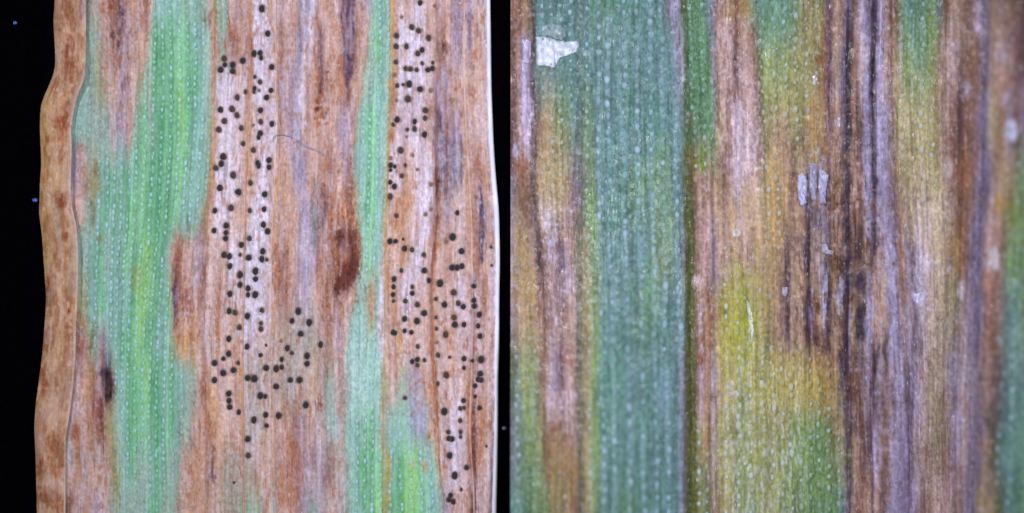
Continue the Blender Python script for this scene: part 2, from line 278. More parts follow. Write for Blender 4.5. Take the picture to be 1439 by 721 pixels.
# ------------------------------------------------------------------ fruiting bodies of the fungus (x, y, radius, tone) tone 0 black, 1 brown, 2 faint
PYC = """368 12 5.0 0;376 47 4.4 0;357 75 4.5 0;365 74 4.2 0;366.5 81 4.2 0;315 82 4.4 1;316 91 3.4 0;310 98 5.0 0;327 91 4.4 0;327 100 4.4 0;341 85 4.6 0;
358 108 3.2 1;365 115 3.6 1;358 124 3.7 0;357 129 3.0 1;364 127 2.4 2;345.5 129 3.6 1;374.5 137 4.2 0;333.5 137 4.6 1;309.5 154 4.4 0;326 153 4.6 1;333 162 4.4 1;366 155 4.4 0;
315 170 4.2 1;366.5 171 4 1;339 180 4.2 1;356 176 2.4 2;307 182 4.4 1;382 94 4.6 0;381 127 4 0;382.5 174 4.6 0;366 187 4.6 0;363.5 193 3.8 0;342 202 3.8 1;356 211 4.2 1;
313.5 220 5 0;311 230 4.4 0;303 236 4.4 1;328 246 5.4 1;362 229 4.4 0;364 233 4.2 0;378 225 4.6 0;378 235 4.2 0;309 264 4.8 0;352 257 4.2 1;334.5 270 5.2 0;372 273 4.6 0;325 292 5.2 1;302 296 4.4 0;351 296 4.2 1;371 294 4.2 0;
318 317 4.6 0;301 324 4.2 0;317.5 327 3.6 0;317 335 4.2 0;370 316 4.8 0;376 325 4.4 0;350.5 335 4 1;339.5 344 4.4 0;369 353 4.6 0;315 358 4.6 0;322 360 4.6 0;338 358 3 1;349.5 362 4.6 0;
367.5 364 4.6 0;375 365 3 1;323 374 4.6 0;338 386 5.2 0;359 381 5 0;359 392 4.4 0;338 400 4.4 0;349 405 4.6 0;349 414 4 0;358.5 414 5.4 0;323 413 4.6 0;322 437 4.8 0;330 439 3.9 1;367.5 436 4.4 1;348 444 5 0;
366.5 454 3.3 1;366.5 462 4.2 1;337 460 4.4 1;321.5 476 4.8 0;347 487 4.4 0;374 485 2.2 1;321 497 4.6 0;366 499 3.3 0;314 504 3.6 0;301.5 510 4.6 0;335 510 3.4 1;328 520 4.6 0;313.5 524 5.2 0;301.5 534 4.4 0;374 517 4.6 0;348 531 4.8 0;357.5 532 5.4 0;
419 437 5 0;410.5 451 4.2 0;434.5 453 5.2 0;422.5 469 4.8 0;450.5 484 4.8 0;395 479 2.6 2;403.5 489 4.8 0;410 496 3.2 1;431.5 500 4.6 0;431.5 511 4.4 0;396 505 3.6 0;396 516 3.9 0;388 518 5 0;408 534 4.2 0;421 534 4.8 0;
388 543 4.6 0;373 557 3.4 0;373.5 583 4.2 0;391 584 5.2 0;374.5 598 3.4 0;430 569 5 0;321.5 553 4.8 0;322 563 4.3 0;323 572 4.4 0;336 579 4.2 0;366 556 5.3 0;357 590 5.2 0;348 617 5.2 0;349 640 4.3 1;329 678 2 0;
590.5 4 4.2 0;610.5 8 2.6 2;564.5 24 2.6 2;578.5 38 4.2 1;588 43 4.2 1;602 53 4.6 1;557 50 4.2 1;556.5 65 4.2 1;571 65 4.6 1;593 70 4.2 0;587 75 4.2 1;556 87 3.6 1;593 89 3.2 1;608 88 2.7 1;607.5 96 4 0;601 98 4 0;569 96 3.8 1;576.5 97 3.8 1;585.5 98 3.3 1;
554.5 105 3.2 2;558 120 3.6 1;566.5 119 2.6 1;575 118 4.8 0;590 125 4.8 0;605 127 3.4 2;557 141 2.6 2;573.5 139 5.2 1;598 155 4.8 1;597.5 166 3.8 1;558 168 4.8 0;552.5 175 3 1;582.5 171 4.5 0;582.5 181 4.2 1;572.5 182 3 1;571.5 192 2.2 2;597 189 4.7 0;
563 211 4.7 1;579.5 218 2.8 2;549 222 3 2;549 232 4 0;554.5 234 3 0;549 239 3 0;570 232 3 1;586.5 238 2.4 2;564.5 247 3.3 1;548.5 256 3.5 0;554 262 4.5 0;548.5 276 4.5 1;557 303 3.6 1;598 301 3.1 2;605.5 294 2.8 2;605 259 3 2;
548 339 4.1 0;556 339 3.8 0;566.5 336 2.1 0;569 349 4.7 0;579 351 4.1 1;595.5 358 3.6 1;642.5 299 3.8 0;636 333 5.2 0;627 339 3.2 2;648.5 353 4.6 0;669 277 3.2 2;690 347 2.4 1;
564 380 3.4 1;596 380 4.2 0;554 392 4.2 0;553 403 3.7 0;552.5 414 4.1 0;553 423 2.9 1;579.5 403 3.2 1;579.5 412 3.9 0;602.5 394 4 0;569.5 423 3.7 1;586.5 428 4.4 1;596 440 4.8 0;568.5 448 4 0;586 451 4.7 0;552.5 467 4.4 0;555.5 468 3.2 0;568.5 465 3.4 0;578 467 3.5 0;
587 487 3.4 1;586.5 505 4.2 0;579.5 508 3.7 0;586.5 513 3.4 1;596.5 506 3 1;635.5 376 5 0;642.5 376 4.6 0;649 374 4.3 0;618.5 398 5.3 0;637.5 411 4.9 1;613 420 3.4 1;624.5 428 4.9 0;644 426 4.3 1;651 431 4.5 0;638 446 4.4 1;639 456 4.8 0;652 456 4.2 0;613 446 2.9 1;613.5 462 2.9 1;
626 470 5 1;614.5 481 2.4 2;616 499 4 1;632 502 2.6 1;652 504 3.8 0;652 517 3.2 0;627 527 5.2 1;615.5 539 3.2 1;666 402 3.9 0;666 422 4 0;666.5 430 4 0;674 442 4.7 0;672 458 3.8 0;675 472 4.2 0;664 507 3.1 0;676 505 5.2 0;675 525 4.2 0;672 533 4.2 0;676 534 4 0;690.5 373 2 1;
569 559 3.1 1;624.5 578 5.2 0;651.5 563 3.7 0;647 574 3.4 1;652 573 3.1 1;647 591 3.8 1;630 607 3.8 1;630.5 616 4.2 0;635.5 617 4.2 0;647.5 607 3.5 1;647.5 614 3.1 1;632 640 5.2 0;655.5 657 4 0;639 668 5.2 0;648 688 2.6 1;633 696 3.8 0;631 702 4 0;637 705 4 0;667.5 542 3.7 0;667.5 557 2.9 0;674 573 3.7 0;683.5 627 2.1 1"""
PYC = [tuple(float(v) for v in q.split()) for q in PYC.replace('\n', '').split(';') if q.strip()]


# ------------------------------------------------------------------ leaf 1: height and pigment
def green_mask(C):
    return sstep(4, 34, C[..., 1] - 0.55 * C[..., 0] - 0.45 * C[..., 2])


def dead_mask(C):
    return 1 - sstep(-2, 14, C[..., 1] - 0.55 * C[..., 0] - 0.45 * C[..., 2])


def h1(U, X, Y):
    h = 3.2 * sn(U / 90, Y / 160, 11) + 1.4 * sn(U / 28, Y / 140, 12)
    h = h + 0.42 * np.cos(2 * np.pi * U / 11.3) + 0.8 * sn(U / 4.6, Y / 90, 13) + 0.35 * sn(U / 2.2, Y / 26, 14)
    h = h + 0.30 * sn(X / 3.0, Y / 4.5, 15) + 0.5 * sn(X / 9, Y / 12, 16)
    for u0, dep, w in ((301, -1.6, 3.0), (352, 0.9, 3.5), (388, -0.8, 3.2), (548, -1.5, 4.0), (612, -2.8, 4.0), (653, -1.0, 3.0)):
        h = h + dep * np.exp(-((U - u0) / w) ** 2)
    # right margin turns down gently
    h = h - 4.5 * sstep(668, 690, U) ** 2
    return h


def paint1(U, X, Y, fine=True):
    C = LEAF1.base(U, Y, 16.0, 40)
    av = (LEAF1.base(U - 7, Y, 16.0, 40) + LEAF1.base(U + 7, Y - 14, 16.0, 40) + LEAF1.base(U, Y + 22, 16.0, 40) + C) / 4
    gm = green_mask(av)
    ed = np.clip(4 * gm * (1 - gm), 0, 1)
    C = mixc(C, ed * .65, 0) + av * (ed * .65)[..., None]
    C = mixc(C, ed * .25, (154, 178, 158))
    dm = dead_mask(av)
    C = mixc(C, .10 * dm, (198, 170, 172))
    C = mixc(C, .32 * sstep(.55, .9, vn(U / 6, Y / 80, 57)) * dm, (136, 84, 66))
    C = mixc(C, .36 * sstep(.55, .9, vn(U / 7, Y / 90, 58)) * dm, (206, 184, 200))
    a = (C, X, Y, U)
    # pinkish violet cast of the dead tissue between the veins, in streaks
    zone = sstep(386, 396, U) * (1 - sstep(492, 512, U)) * (.35 + .65 * vn(U / 7, Y / 90, 43)) + .55 * sstep(608, 616, U) * vn(U / 6, Y / 80, 44)
    C = mixc(C, .24 * zone * dm, (184, 158, 172))
    a = (C, X, Y, U)
    dp, db, rb, br, wh, bg = P1['dp'], P1['db'], P1['rb'], P1['br'], P1['wh'], P1['bg']
    # dark necrotic streaks
    line(*a, [(481, -20), (482, 60), (481, 110)], 2.6, db, .9, .7)
    line(*a, [(489, -20), (490, 60), (487, 122)], 3.6, dp, 1.0, .75)
    line(*a, [(496, -20), (496, 70), (492, 110)], 2.6, dp, .9, .7)
    line(*a, [(449, 30), (450, 60), (450, 130)], 3.0, db, .6)
    line(*a, [(442, 25), (441, 60), (442, 100)], 1.6, rb, .7)
    for k in range(26):
        r = random.Random(k)
        blob(*a, 452 + r.uniform(-10, 8), 100 + r.uniform(0, 78), r.uniform(1.6, 3.6), r.uniform(2, 4), rb if k % 3 else db, .75, .5, .4, k)
    line(*a, [(422, 0), (420, 40), (416, 122)], 2.6, (116, 118, 140), .75)
    line(*a, [(434, -20), (432, 30), (426, 60)], 2.6, bg, .7)
    line(*a, [(442, -20), (440, 30), (430, 110)], 3.4, wh, .55)
    for x0, y0, y1, w, c, o in ((413, 215, 260, 2.2, (100, 92, 110), .55), (424, 220, 270, 2, (100, 92, 110), .5), (441, 248, 345, 2.3, (88, 84, 80), .75),
                                (444, 300, 360, 2.0, (70, 90, 80), .55), (451, 258, 320, 2.2, db, .75), (456, 255, 318, 2.4, db, .8), (455, 290, 322, 2.0, (70, 70, 74), .6),
                                (461, 232, 282, 2.2, rb, .8), (466, 235, 400, 1.6, br, .7), (463, 380, 540, 2.0, rb, .75), (447, 320, 420, 1.8, br, .6),
                                (393, 300, 430, 2.0, br, .55), (404, 340, 420, 2.2, rb, .7), (472, 400, 520, 2, br, .55),
                                (431, 330, 420, 3.5, bg, .5), (425, 275, 350, 3, bg, .4)):
        line(*a, [(x0, y0), (x0 - 1, (y0 + y1) / 2), (x0 - 2, y1)], w, c, o, .6, int(x0))
    for x, y, rx, ry, c, o in ((478, 335, 7, 9, db, .85), (488, 338, 8, 14, (92, 40, 34), .85), (494, 352, 6, 22, db, .7), (491, 385, 6, 12, (96, 36, 26), .85),
                               (478, 400, 6, 9, (84, 28, 20), .95), (474, 408, 4, 9, db, .7), (479, 426, 3, 3, br, .8), (490, 275, 4, 12, br, .6), (494, 300, 5, 30, rb, .5),
                               (481, 300, 5, 10, (196, 128, 74), .6), (466, 330, 4, 30, rb, .5), (486, 365, 8, 20, rb, .6), (471, 345, 4, 40, rb, .5),
                               (388, 352, 6, 14, rb, .45), (395, 385, 9, 34, br, .55), (390, 380, 5, 20, (176, 100, 60), .4),
                               (448, 568, 4, 10, (110, 50, 30), .7), (484, 555, 3, 14, br, .6), (464, 630, 3, 25, br, .5), (466, 670, 4, 20, rb, .5),
                               (412, 655, 12, 40, (170, 96, 70), .45), (398, 690, 6, 30, rb, .4),
                               # left of the green stripe
                               (168, 20, 4, 30, dp, .45), (162, 45, 8, 14, br, .55), (158, 50, 4, 6, db, .6), (168, 62, 4, 6, db, .6), (180, 45, 5, 10, br, .6), (190, 35, 3, 18, br, .6),
                               (150, 8, 8, 12, rb, .7), (158, 12, 6, 10, rb, .6), (205, 15, 6, 30, rb, .55),
                               (175, 115, 4, 10, (84, 62, 84), .7), (170, 85, 3, 8, br, .5), (182, 82, 4, 8, br, .5), (172, 140, 3, 30, (120, 92, 100), .4),
                               (135, 240, 3, 20, (120, 100, 50), .6), (132, 268, 6, 22, (150, 120, 60), .6), (130, 300, 3, 14, (120, 100, 60), .6), (118, 250, 5, 30, (170, 126, 90), .4), (112, 215, 3, 20, br, .5),
                               (141, 335, 4, 8, (160, 130, 100), .6), (190, 395, 5, 16, (150, 150, 60), .6), (195, 385, 3, 12, P1['oy'], .5),
                               (129, 475, 5, 14, (92, 92, 70), .6), (120, 485, 5, 12, (130, 70, 46), .6), (113, 500, 4, 30, br, .5), (131, 530, 3, 15, (170, 120, 60), .6),
                               (146, 535, 5, 12, (72, 36, 30), .9), (152, 545, 8, 15, (44, 24, 42), .95), (149, 565, 4, 8, db, .7), (142, 575, 4, 28, (120, 62, 56), .65), (131, 585, 5, 25, (150, 86, 66), .6), (150, 590, 4, 30, P1['ol'], .5),
                               (106, 608, 6, 14, rb, .7), (98, 640, 4, 18, (136, 130, 118), .7), (110, 670, 4, 30, (196, 140, 96), .5), (132, 640, 3, 25, (140, 118, 70), .6),
                               (165, 680, 3.6, 22, (128, 112, 40), .75), (153, 640, 3, 30, P1['ol'], .5), (142, 712, 4, 6, br, .6), (100, 705, 7, 8, br, .6),
                               # brown island in the middle
                               (247, 415, 3, 26, (80, 50, 84), .8), (248, 445, 2.5, 24, br, .7), (262, 425, 5, 22, (120, 66, 54), .6), (266, 400, 4, 40, (160, 100, 74), .5), (252, 380, 3, 30, (150, 84, 50), .6),
                               (258, 350, 4, 16, (150, 100, 70), .6), (264, 318, 2, 18, (70, 80, 60), .6), (275, 380, 6, 30, (158, 132, 138), .45),
                               (258, 490, 8, 16, P1['yo'], .5), (275, 500, 6, 20, P1['yo'], .4), (305, 455, 2.6, 30, rb, .7), (308, 470, 2, 20, rb, .5),
                               # top of the spotted strips
                               (323, 45, 3, 10, rb, .6), (330, 48, 4, 9, rb, .6), (318, 68, 3, 10, rb, .4), (288, 28, 3, 13, (110, 92, 60), .7), (296, 26, 3, 12, br, .6), (338, 20, 6, 40, (190, 138, 112), .5),
                               (298, 610, 4, 10, rb, .6), (299, 650, 2.2, 20, (92, 62, 66), .75), (299, 672, 3, 8, (80, 50, 60), .7), (292, 672, 4, 7, br, .6), (327, 620, 2.5, 10, br, .5), (292, 640, 2, 22, br, .6),
                               (310, 590, 12, 30, (214, 168, 130), .5), (300, 560, 8, 24, (212, 166, 126), .4),
                               # right-hand strips
                               (551, 190, 4, 9, rb, .85), (548, 120, 3, 12, P1['or'], .6), (566, 80, 6, 12, P1['or'], .4), (565, 350, 8, 20, P1['or'], .5), (575, 290, 8, 24, P1['or'], .4),
                               (622, 64, 3, 5, (100, 60, 60), .75), (628, 68, 4, 5, (110, 64, 60), .7), (634, 24, 3, 5, br, .6), (634, 102, 4, 4, br, .75), (635, 141, 3.4, 5, br, .75), (640, 125, 2.4, 3, br, .7), (634, 72, 5, 6, br, .5),
                               (647, 160, 3, 5, br, .7), (646, 172, 3, 4, br, .7), (660, 128, 3, 4, br, .6), (662, 133, 3, 3, br, .6), (664, 172, 2.2, 3.5, br, .7), (667, 95, 2.5, 3.5, br, .6), (660, 40, 4, 30, (110, 94, 110), .55), (671, 38, 2.4, 12, (110, 94, 110), .5),
                               (644, 20, 3, 16, (120, 116, 140), .5), (640, 40, 4, 20, (130, 100, 110), .4), (622, 80, 4, 14, br, .5),
                               (614, 190, 4, 30, (92, 76, 96), .6), (620, 200, 3, 40, (70, 60, 90), .6), (627, 215, 3, 40, (84, 66, 74), .6), (626, 255, 3, 14, br, .7), (626, 275, 3, 20, (100, 80, 80), .6), (637, 220, 3, 30, (96, 88, 120), .55), (649, 230, 2, 26, (80, 76, 100), .6), (640, 255, 4, 14, (110, 110, 130), .4),
                               (614, 260, 2.4, 12, (74, 34, 36), .9), (668, 244, 4, 5, rb, .75), (670, 226, 3, 10, rb, .5), (660, 246, 3, 5, br, .5), (672, 266, 4, 5, (120, 90, 100), .6), (686, 262, 3, 4, br, .45),
                               (676, 300, 3, 24, (70, 60, 84), .7), (678, 330, 3, 28, (60, 54, 80), .7), (684, 310, 4, 20, (120, 120, 150), .5), (672, 330, 3, 14, (100, 80, 100), .6), (689, 345, 3, 6, br, .6), (616, 345, 5, 6, rb, .5),
                               (664, 393, 3, 10, (90, 70, 90), .6), (680, 410, 5, 24, br, .5), (668, 380, 4, 10, br, .4), (667, 492, 3, 4, rb, .7),
                               (664, 450, 1.8, 50, (96, 80, 100), .6), (664, 560, 3, 20, br, .6), (665, 640, 3, 40, (96, 50, 46), .8), (667, 690, 3, 40, (86, 44, 44), .8), (661, 600, 4, 40, (170, 100, 66), .6), (678, 590, 5, 30, (176, 112, 80), .5),
                               (612, 555, 2.4, 40, rb, .8), (614, 600, 2.6, 30, (186, 120, 64), .7), (604, 560, 4, 20, (206, 140, 84), .6), (603, 612, 2.4, 5, rb, .7),
                               (606, 420, 1.5, 60, br, .5), (597, 655, 5, 10, (206, 160, 120), .7), (580, 652, 4, 8, (190, 160, 110), .6), (592, 590, 6, 20, (160, 160, 186), .5),
                               (545, 665, 3, 30, (176, 146, 60), .7), (541, 640, 3, 20, (190, 160, 110), .5), (520, 420, 3, 20, P1['or'], .6), (522, 440, 4, 24, (190, 160, 110), .5), (518, 460, 3, 30, (180, 150, 90), .4),
                               (497, 500, 3, 30, (206, 216, 214), .5), (539, 480, 2.4, 40, (226, 216, 226), .6), (478, 560, 8, 30, (176, 150, 140), .4)):
        blob(*a, x, y, rx, ry, c, o, .5, .45, int(x * 7 + y))
    line(*a, [(659, 540), (660, 600), (663, 660), (667, 760)], 3.4, rb, .85, .4)
    line(*a, [(663, 600), (664, 660), (668, 760)], 1.9, (70, 36, 36), .85, .4)
    line(*a, [(676, 560), (679, 600), (674, 650)], 2.6, (168, 102, 66), .6)
    line(*a, [(611, 380), (608, 440), (608, 500), (613, 560), (616, 620)], 1.8, rb, .7)
    line(*a, [(614, 180), (614, 260), (613, 320), (610, 370)], 1.7, (92, 50, 48), .8, .4)
    for x, y, rx, ry, c, o in ((482, 366, 20, 52, (128, 78, 62), .6), (488, 350, 11, 34, (96, 50, 42), .45), (478, 402, 9, 14, (86, 40, 32), .55),
                               (420, 495, 36, 66, (156, 150, 130), .55), (362, 545, 26, 56, (168, 160, 144), .45), (335, 690, 30, 40, (160, 158, 132), .4),
                               (478, 625, 22, 80, (164, 176, 170), .40), (515, 540, 26, 44, (172, 200, 186), .40), (560, 590, 26, 50, (158, 186, 172), .45), (590, 580, 16, 40, (166, 166, 186), .4),
                               (125, 140, 24, 70, (146, 164, 150), .40), (150, 190, 26, 30, (150, 164, 150), .35), (345, 400, 14, 60, (214, 216, 226), .5), (368, 400, 10, 70, (220, 216, 226), .45), (440, 655, 30, 70, (158, 132, 124), .3)):
        blob(*a, x, y, rx, ry, c, o, .7, .5, int(x + y))
    line(*a, [(148, 520), (152, 542), (150, 562)], 6.2, (22, 10, 18), 1.1, .15)
    line(*a, [(143, 545), (142, 590)], 3.6, (104, 52, 46), .6, .4)
    for q in range(40):
        r = random.Random(900 + q); t = q / 39
        ax = 478 + 20 * math.sin(math.pi * min(1, t * 1.02)) + r.uniform(-3, 3) - 4 * t; ay = 330 + 78 * t + r.uniform(-3, 3)
        blob(*a, ax, ay, r.uniform(2, 6.5), r.uniform(4, 12), (104, 50, 38) if q % 3 else (72, 34, 42), .32, .8, .9, q)
    # pale bleached stripe along the third vein and the bright green ribs
    for u0, c, o, w in ((256, (150, 214, 120), .45, 1.8), (205, (130, 206, 110), .35, 1.6), (526, (190, 228, 190), .5, 1.4), (386.5, (224, 206, 208), .55, 1.6), (653, (222, 190, 178), .5, 1.4), (301, (150, 104, 80), .35, 1.3), (352, (190, 130, 90), .45, 1.8), (549, (178, 148, 90), .35, 2.0)):
        m = o * np.exp(-((U - u0) / w) ** 2) * (0.55 + 0.45 * vn(U / 4, Y / 40, int(u0)))
        if u0 in (256, 205, 526):
            m = m * green_mask(C)
        C = mixc(C, m, c)
    dd = dead_mask(C)
    C = mixc(C, .34 * dd * sstep(.5, .85, vn(U / 6, Y / 32, 46)), (216, 194, 196))
    C = mixc(C, .34 * dd * sstep(.55, .9, vn(U / 5, Y / 26, 47)) * sstep(.3, .7, vn(X / 50, Y / 70, 48)), (164, 104, 72))
    # immersed halo round the fruiting bodies
    for x, y, r, t in PYC:
        sel = (np.abs(X - x) < r * 2.4) & (np.abs(Y - y) < r * 2.4)
        if sel.any():
            d = np.sqrt((X[sel] - x) ** 2 + (Y[sel] - y) ** 2)
            C[sel] = mixc(C[sel], 0.5 * (1 - sstep(r * .9, r * 1.6, d)), (112, 86, 76))
    if fine:
        g = green_mask(C)[..., None]
        st = 0.07 * sn(U / 1.7, Y / 60, 60) + 0.06 * sn(U / 3.2, Y / 34, 61)
        mot = 0.05 * sn(X / 4, Y / 5, 62) + 0.10 * sn(X / 1.9, Y / 2.8, 63)
        C = C * (1 + (st + mot)[..., None])
        dead = dead_mask(C)
        # rusty flecks, painted pale violet cell glints and dark short fibres in the dead tissue
        fl = sstep(.62, .88, vn(U / 2.4, Y / 8.0, 64)) * sstep(.35, .7, vn(X / 26, Y / 46, 65))
        C = mixc(C, 0.50 * fl * dead, (160, 96, 62))
        pw = sstep(70, 120, C.mean(-1)) * sstep(.55, .92, vn(U / 1.8, Y / 5.0, 66)) * (.4 + .6 * vn(U / 14, Y / 60, 67))
        C = mixc(C, 0.42 * pw * dead, (206, 196, 220))
        fd = sstep(.70, .92, vn(U / 1.6, Y / 24, 68)) * sstep(.4, .75, vn(U / 12, Y / 60, 69))
        C = mixc(C, 0.40 * fd * dead, (118, 76, 66))
        ph = 2 * np.pi * U / 11.3
        rib = np.exp(-((np.mod(U / 11.3 - 104 / 11.3 + .5, 1) - 1.0) / .10) ** 2) + np.exp(-((np.mod(U / 11.3 - 104 / 11.3 + .5, 1)) / .10) ** 2)
        C = mixc(C, 0.34 * rib * g[..., 0] * (.4 + .6 * vn(U / 6, Y / 50, 70)), (176, 218, 184))
        band = sn(U / 9.0, Y / 220, 71)
        C = C * (1 + 0.10 * g * band[..., None])
        bl = sstep(.5, .95, vn(X / 2.2, Y / 3.0, 72))
        C = mixc(C, 0.16 * bl * g[..., 0], (150, 190, 220))
    C = ((C - 150) * 1.13 + 148) * np.array((.975, .985, 1.04))
    C = mixc(C, .20 * green_mask(C), (158, 188, 172))
    C = mixc(C, .10 * sstep(70, 130, C.mean(-1)), (184, 172, 178))
    return np.clip(C, 8, 250)


# ------------------------------------------------------------------ leaf 2: height and pigment
def h2(U, X, Y):
    h = 4.0 * sn(U / 70, Y / 190, 111) + 2.0 * sn(U / 22, Y / 150, 112)
    h = h + 1.3 * sn(U / 6.0, Y / 120, 113) + 0.55 * sn(U / 2.6, Y / 40, 114) + 0.5 * sn(X / 4, Y / 6, 115) + 0.8 * sn(X / 11, Y / 17, 116)
    dead = sstep(1085, 1120, U) * (1 - sstep(1290, 1330, U))
    h = h + dead * (1.8 * sn(U / 5.5, Y / 85, 117) + 0.9 * sn(U / 2.3, Y / 30, 118))
    for u0, dep, w in ((748, -3, 5), (815, -3, 6), (966, -7, 6), (1005, -3, 5), (1069, -2.5, 5), (1106, -2, 3), (1135, -2.5, 3.5), (1164, -2, 3), (1192, -3.5, 4), (1209, -2, 3),
                       (1228, -3.5, 3.2), (1256, -2.5, 4), (1283, -2, 3), (1322, -3, 5), (1345, -2, 4), (1380, -7, 9)):
        h = h + dep * np.exp(-((U - u0) / w) ** 2) * (0.75 + 0.5 * vn(U / 9, Y / 90, int(u0)))
    # green strip swells, focus falls off towards the lower left and the right where the blade lifts
    h = h + 22 * np.exp(-((U - 890) / 70) ** 2) * sstep(60, 500, Y)
    h = h + 58 * sstep(1285, 1430, U) + 34 * sstep(220, 700, Y) * (1 - sstep(800, 1110, U))
    return h


FILM = [(760, 36), (776, 33), (794, 40), (800, 50), (798, 58), (760, 58)]


def paint2(U, X, Y, fine=True):
    C = LEAF2.base(U, Y, 20.0, 140)
    av = (LEAF2.base(U - 5, Y, 20.0, 140) + LEAF2.base(U + 5, Y, 20.0, 140) + LEAF2.base(U, Y + 25, 20.0, 140) + C) / 4
    sm = .75 * (1 - sstep(1085, 1110, U) * (1 - sstep(1280, 1310, U)))
    C = C * (1 - sm[..., None]) + av * sm[..., None]
    a = (C, X, Y, U)
    p = P2
    for pts, w, c, o in (([(747, -20), (749, 120), (752, 260), (757, 330), (759, 380)], 2.6, p['dp'], .8),
                         ([(815, -20), (815, 180), (812, 300), (814, 500), (817, 740)], 4.0, (92, 104, 92), .55),
                         ([(831, -20), (833, 20), (836, 60)], 1.8, (60, 116, 60), .7),
                         ([(958, -20), (963, 90), (966, 180), (968, 300), (969, 400), (971, 740)], 3.2, (70, 98, 48), .95),
                         ([(964, 200), (968, 330), (972, 540), (974, 740)], 5.2, (96, 94, 38), .95),
                         ([(952, -20), (957, 60), (959, 120)], 2.8, (196, 200, 226), .8),
                         ([(955, 120), (960, 260), (958, 400), (958, 740)], 3.0, (140, 156, 158), .5),
                         ([(1002, -20), (1002, 120), (1004, 180)], 3.0, (128, 134, 170), .6),
                         ([(1006, -20), (1006, 90), (1008, 180)], 1.4, (110, 74, 60), .7),
                         ([(1034, -20), (1034, 60), (1034, 120), (1036, 180)], 3.0, (112, 70, 74), .85),
                         ([(1025, 170), (1026, 220), (1025, 260)], 3.0, (140, 92, 88), .7),
                         ([(1006, 300), (1005, 360), (1006, 420)], 3.0, (124, 110, 130), .6),
                         ([(1068, 90), (1068, 180), (1072, 260)], 2.0, (108, 92, 100), .6),
                         ([(1164, -20), (1166, 60), (1164, 120), (1166, 180), (1166, 300)], 3.0, (96, 66, 84), .8),
                         ([(1194, 10), (1192, 90), (1192, 180), (1190, 300), (1191, 420), (1195, 560), (1194, 740)], 3.4, (52, 38, 60), .95),
                         ([(1186, 60), (1186, 150), (1188, 300), (1187, 420)], 3.2, (84, 78, 112), .6),
                         ([(1230, -20), (1229, 60), (1225, 110), (1224, 150), (1227, 240), (1229, 360)], 2.0, (50, 40, 66), .9),
                         ([(1219, 100), (1220, 180), (1222, 260), (1224, 350)], 4.4, (170, 168, 212), .7),
                         ([(1236, 10), (1236, 90), (1236, 180), (1238, 260)], 4.0, (196, 188, 230), .65),
                         ([(1213, 0), (1213, 50), (1212, 90)], 3.0, (206, 196, 226), .7),
                         ([(1207, 180), (1209, 300), (1207, 420)], 2.2, (106, 66, 62), .7),
                         ([(1107, 320), (1108, 420), (1110, 490)], 2.0, (60, 46, 72), .85),
                         ([(1134, 240), (1135, 340), (1137, 440), (1140, 480)], 2.6, (58, 44, 74), .9),
                         ([(1150, 240), (1151, 330)], 1.6, (70, 50, 60), .8),
                         ([(1164, 300), (1164, 400), (1165, 500)], 2.0, (62, 46, 66), .9),
                         ([(1208, 360), (1209, 440), (1208, 520)], 4.2, (48, 42, 70), .8),
                         ([(1195, 340), (1197, 420), (1196, 480)], 2.4, (66, 58, 84), .7),
                         ([(1256, 260), (1258, 340), (1262, 420), (1264, 520)], 2.0, (72, 62, 90), .8),
                         ([(1283, 350), (1283, 420), (1283, 520), (1280, 620)], 2.2, (70, 58, 90), .8),
                         ([(1274, 540), (1275, 620), (1276, 740)], 2.4, (104, 96, 140), .7),
                         ([(1226, 480), (1226, 600), (1226, 740)], 2.4, (84, 56, 70), .75),
                         ([(1209, 520), (1211, 600), (1212, 680)], 3.0, (92, 54, 44), .75),
                         ([(1242, 560), (1242, 660), (1243, 740)], 3.0, (116, 80, 76), .6),
                         ([(1252, -20), (1254, 180), (1256, 260)], 3.0, (126, 92, 78), .6),
                         ([(1322, 20), (1323, 180)], 2.4, (126, 112, 96), .6),
                         ([(1318, 200), (1318, 360)], 1.4, (146, 132, 80), .6),
                         ([(1350, 90), (1350, 180), (1347, 260)], 3.0, (118, 84, 84), .5),
                         ([(1372, 60), (1372, 180), (1370, 250)], 3.2, (130, 82, 60), .6),
                         ([(1384, -20), (1382, 180), (1376, 360), (1368, 540), (1365, 740)], 6.0, (112, 104, 128), .6),
                         ([(1343, 420), (1344, 470)], 3, (108, 96, 60), .7),
                         ([(1394, 560), (1395, 640), (1394, 700)], 6, (98, 88, 80), .6),
                         ([(1426, 40), (1428, 120), (1430, 180)], 5, (104, 72, 80), .6),
                         ([(812, 330), (813, 420), (815, 540), (818, 740)], 3.2, (110, 104, 84), .8),
                         ([(761, 460), (763, 560), (763, 640)], 2.0, (104, 92, 62), .7),
                         ([(789, 480), (790, 560), (787, 600)], 2.6, (112, 74, 86), .7),
                         ([(787, 350), (788, 400), (790, 430)], 3.6, (116, 100, 140), .6),
                         ([(783, 300), (785, 350)], 2.0, (90, 66, 90), .7),
                         ([(994, 440), (993, 520), (994, 640)], 2.6, (176, 130, 80), .6),
                         ([(1002, 520), (1003, 600), (1006, 720)], 3.0, (206, 176, 186), .65),
                         ([(996, 680), (997, 740)], 3.2, (72, 92, 60), .8),
                         ([(986, 480), (986, 540), (985, 600)], 3.2, (206, 174, 186), .6),
                         ([(736, 60), (736, 130), (738, 200)], 3.0, (206, 190, 222), .5)):  # last pale line paints specular streaks on the brown edge strip
        line(*a, pts, w, c, o, .45, int(pts[0][0]))
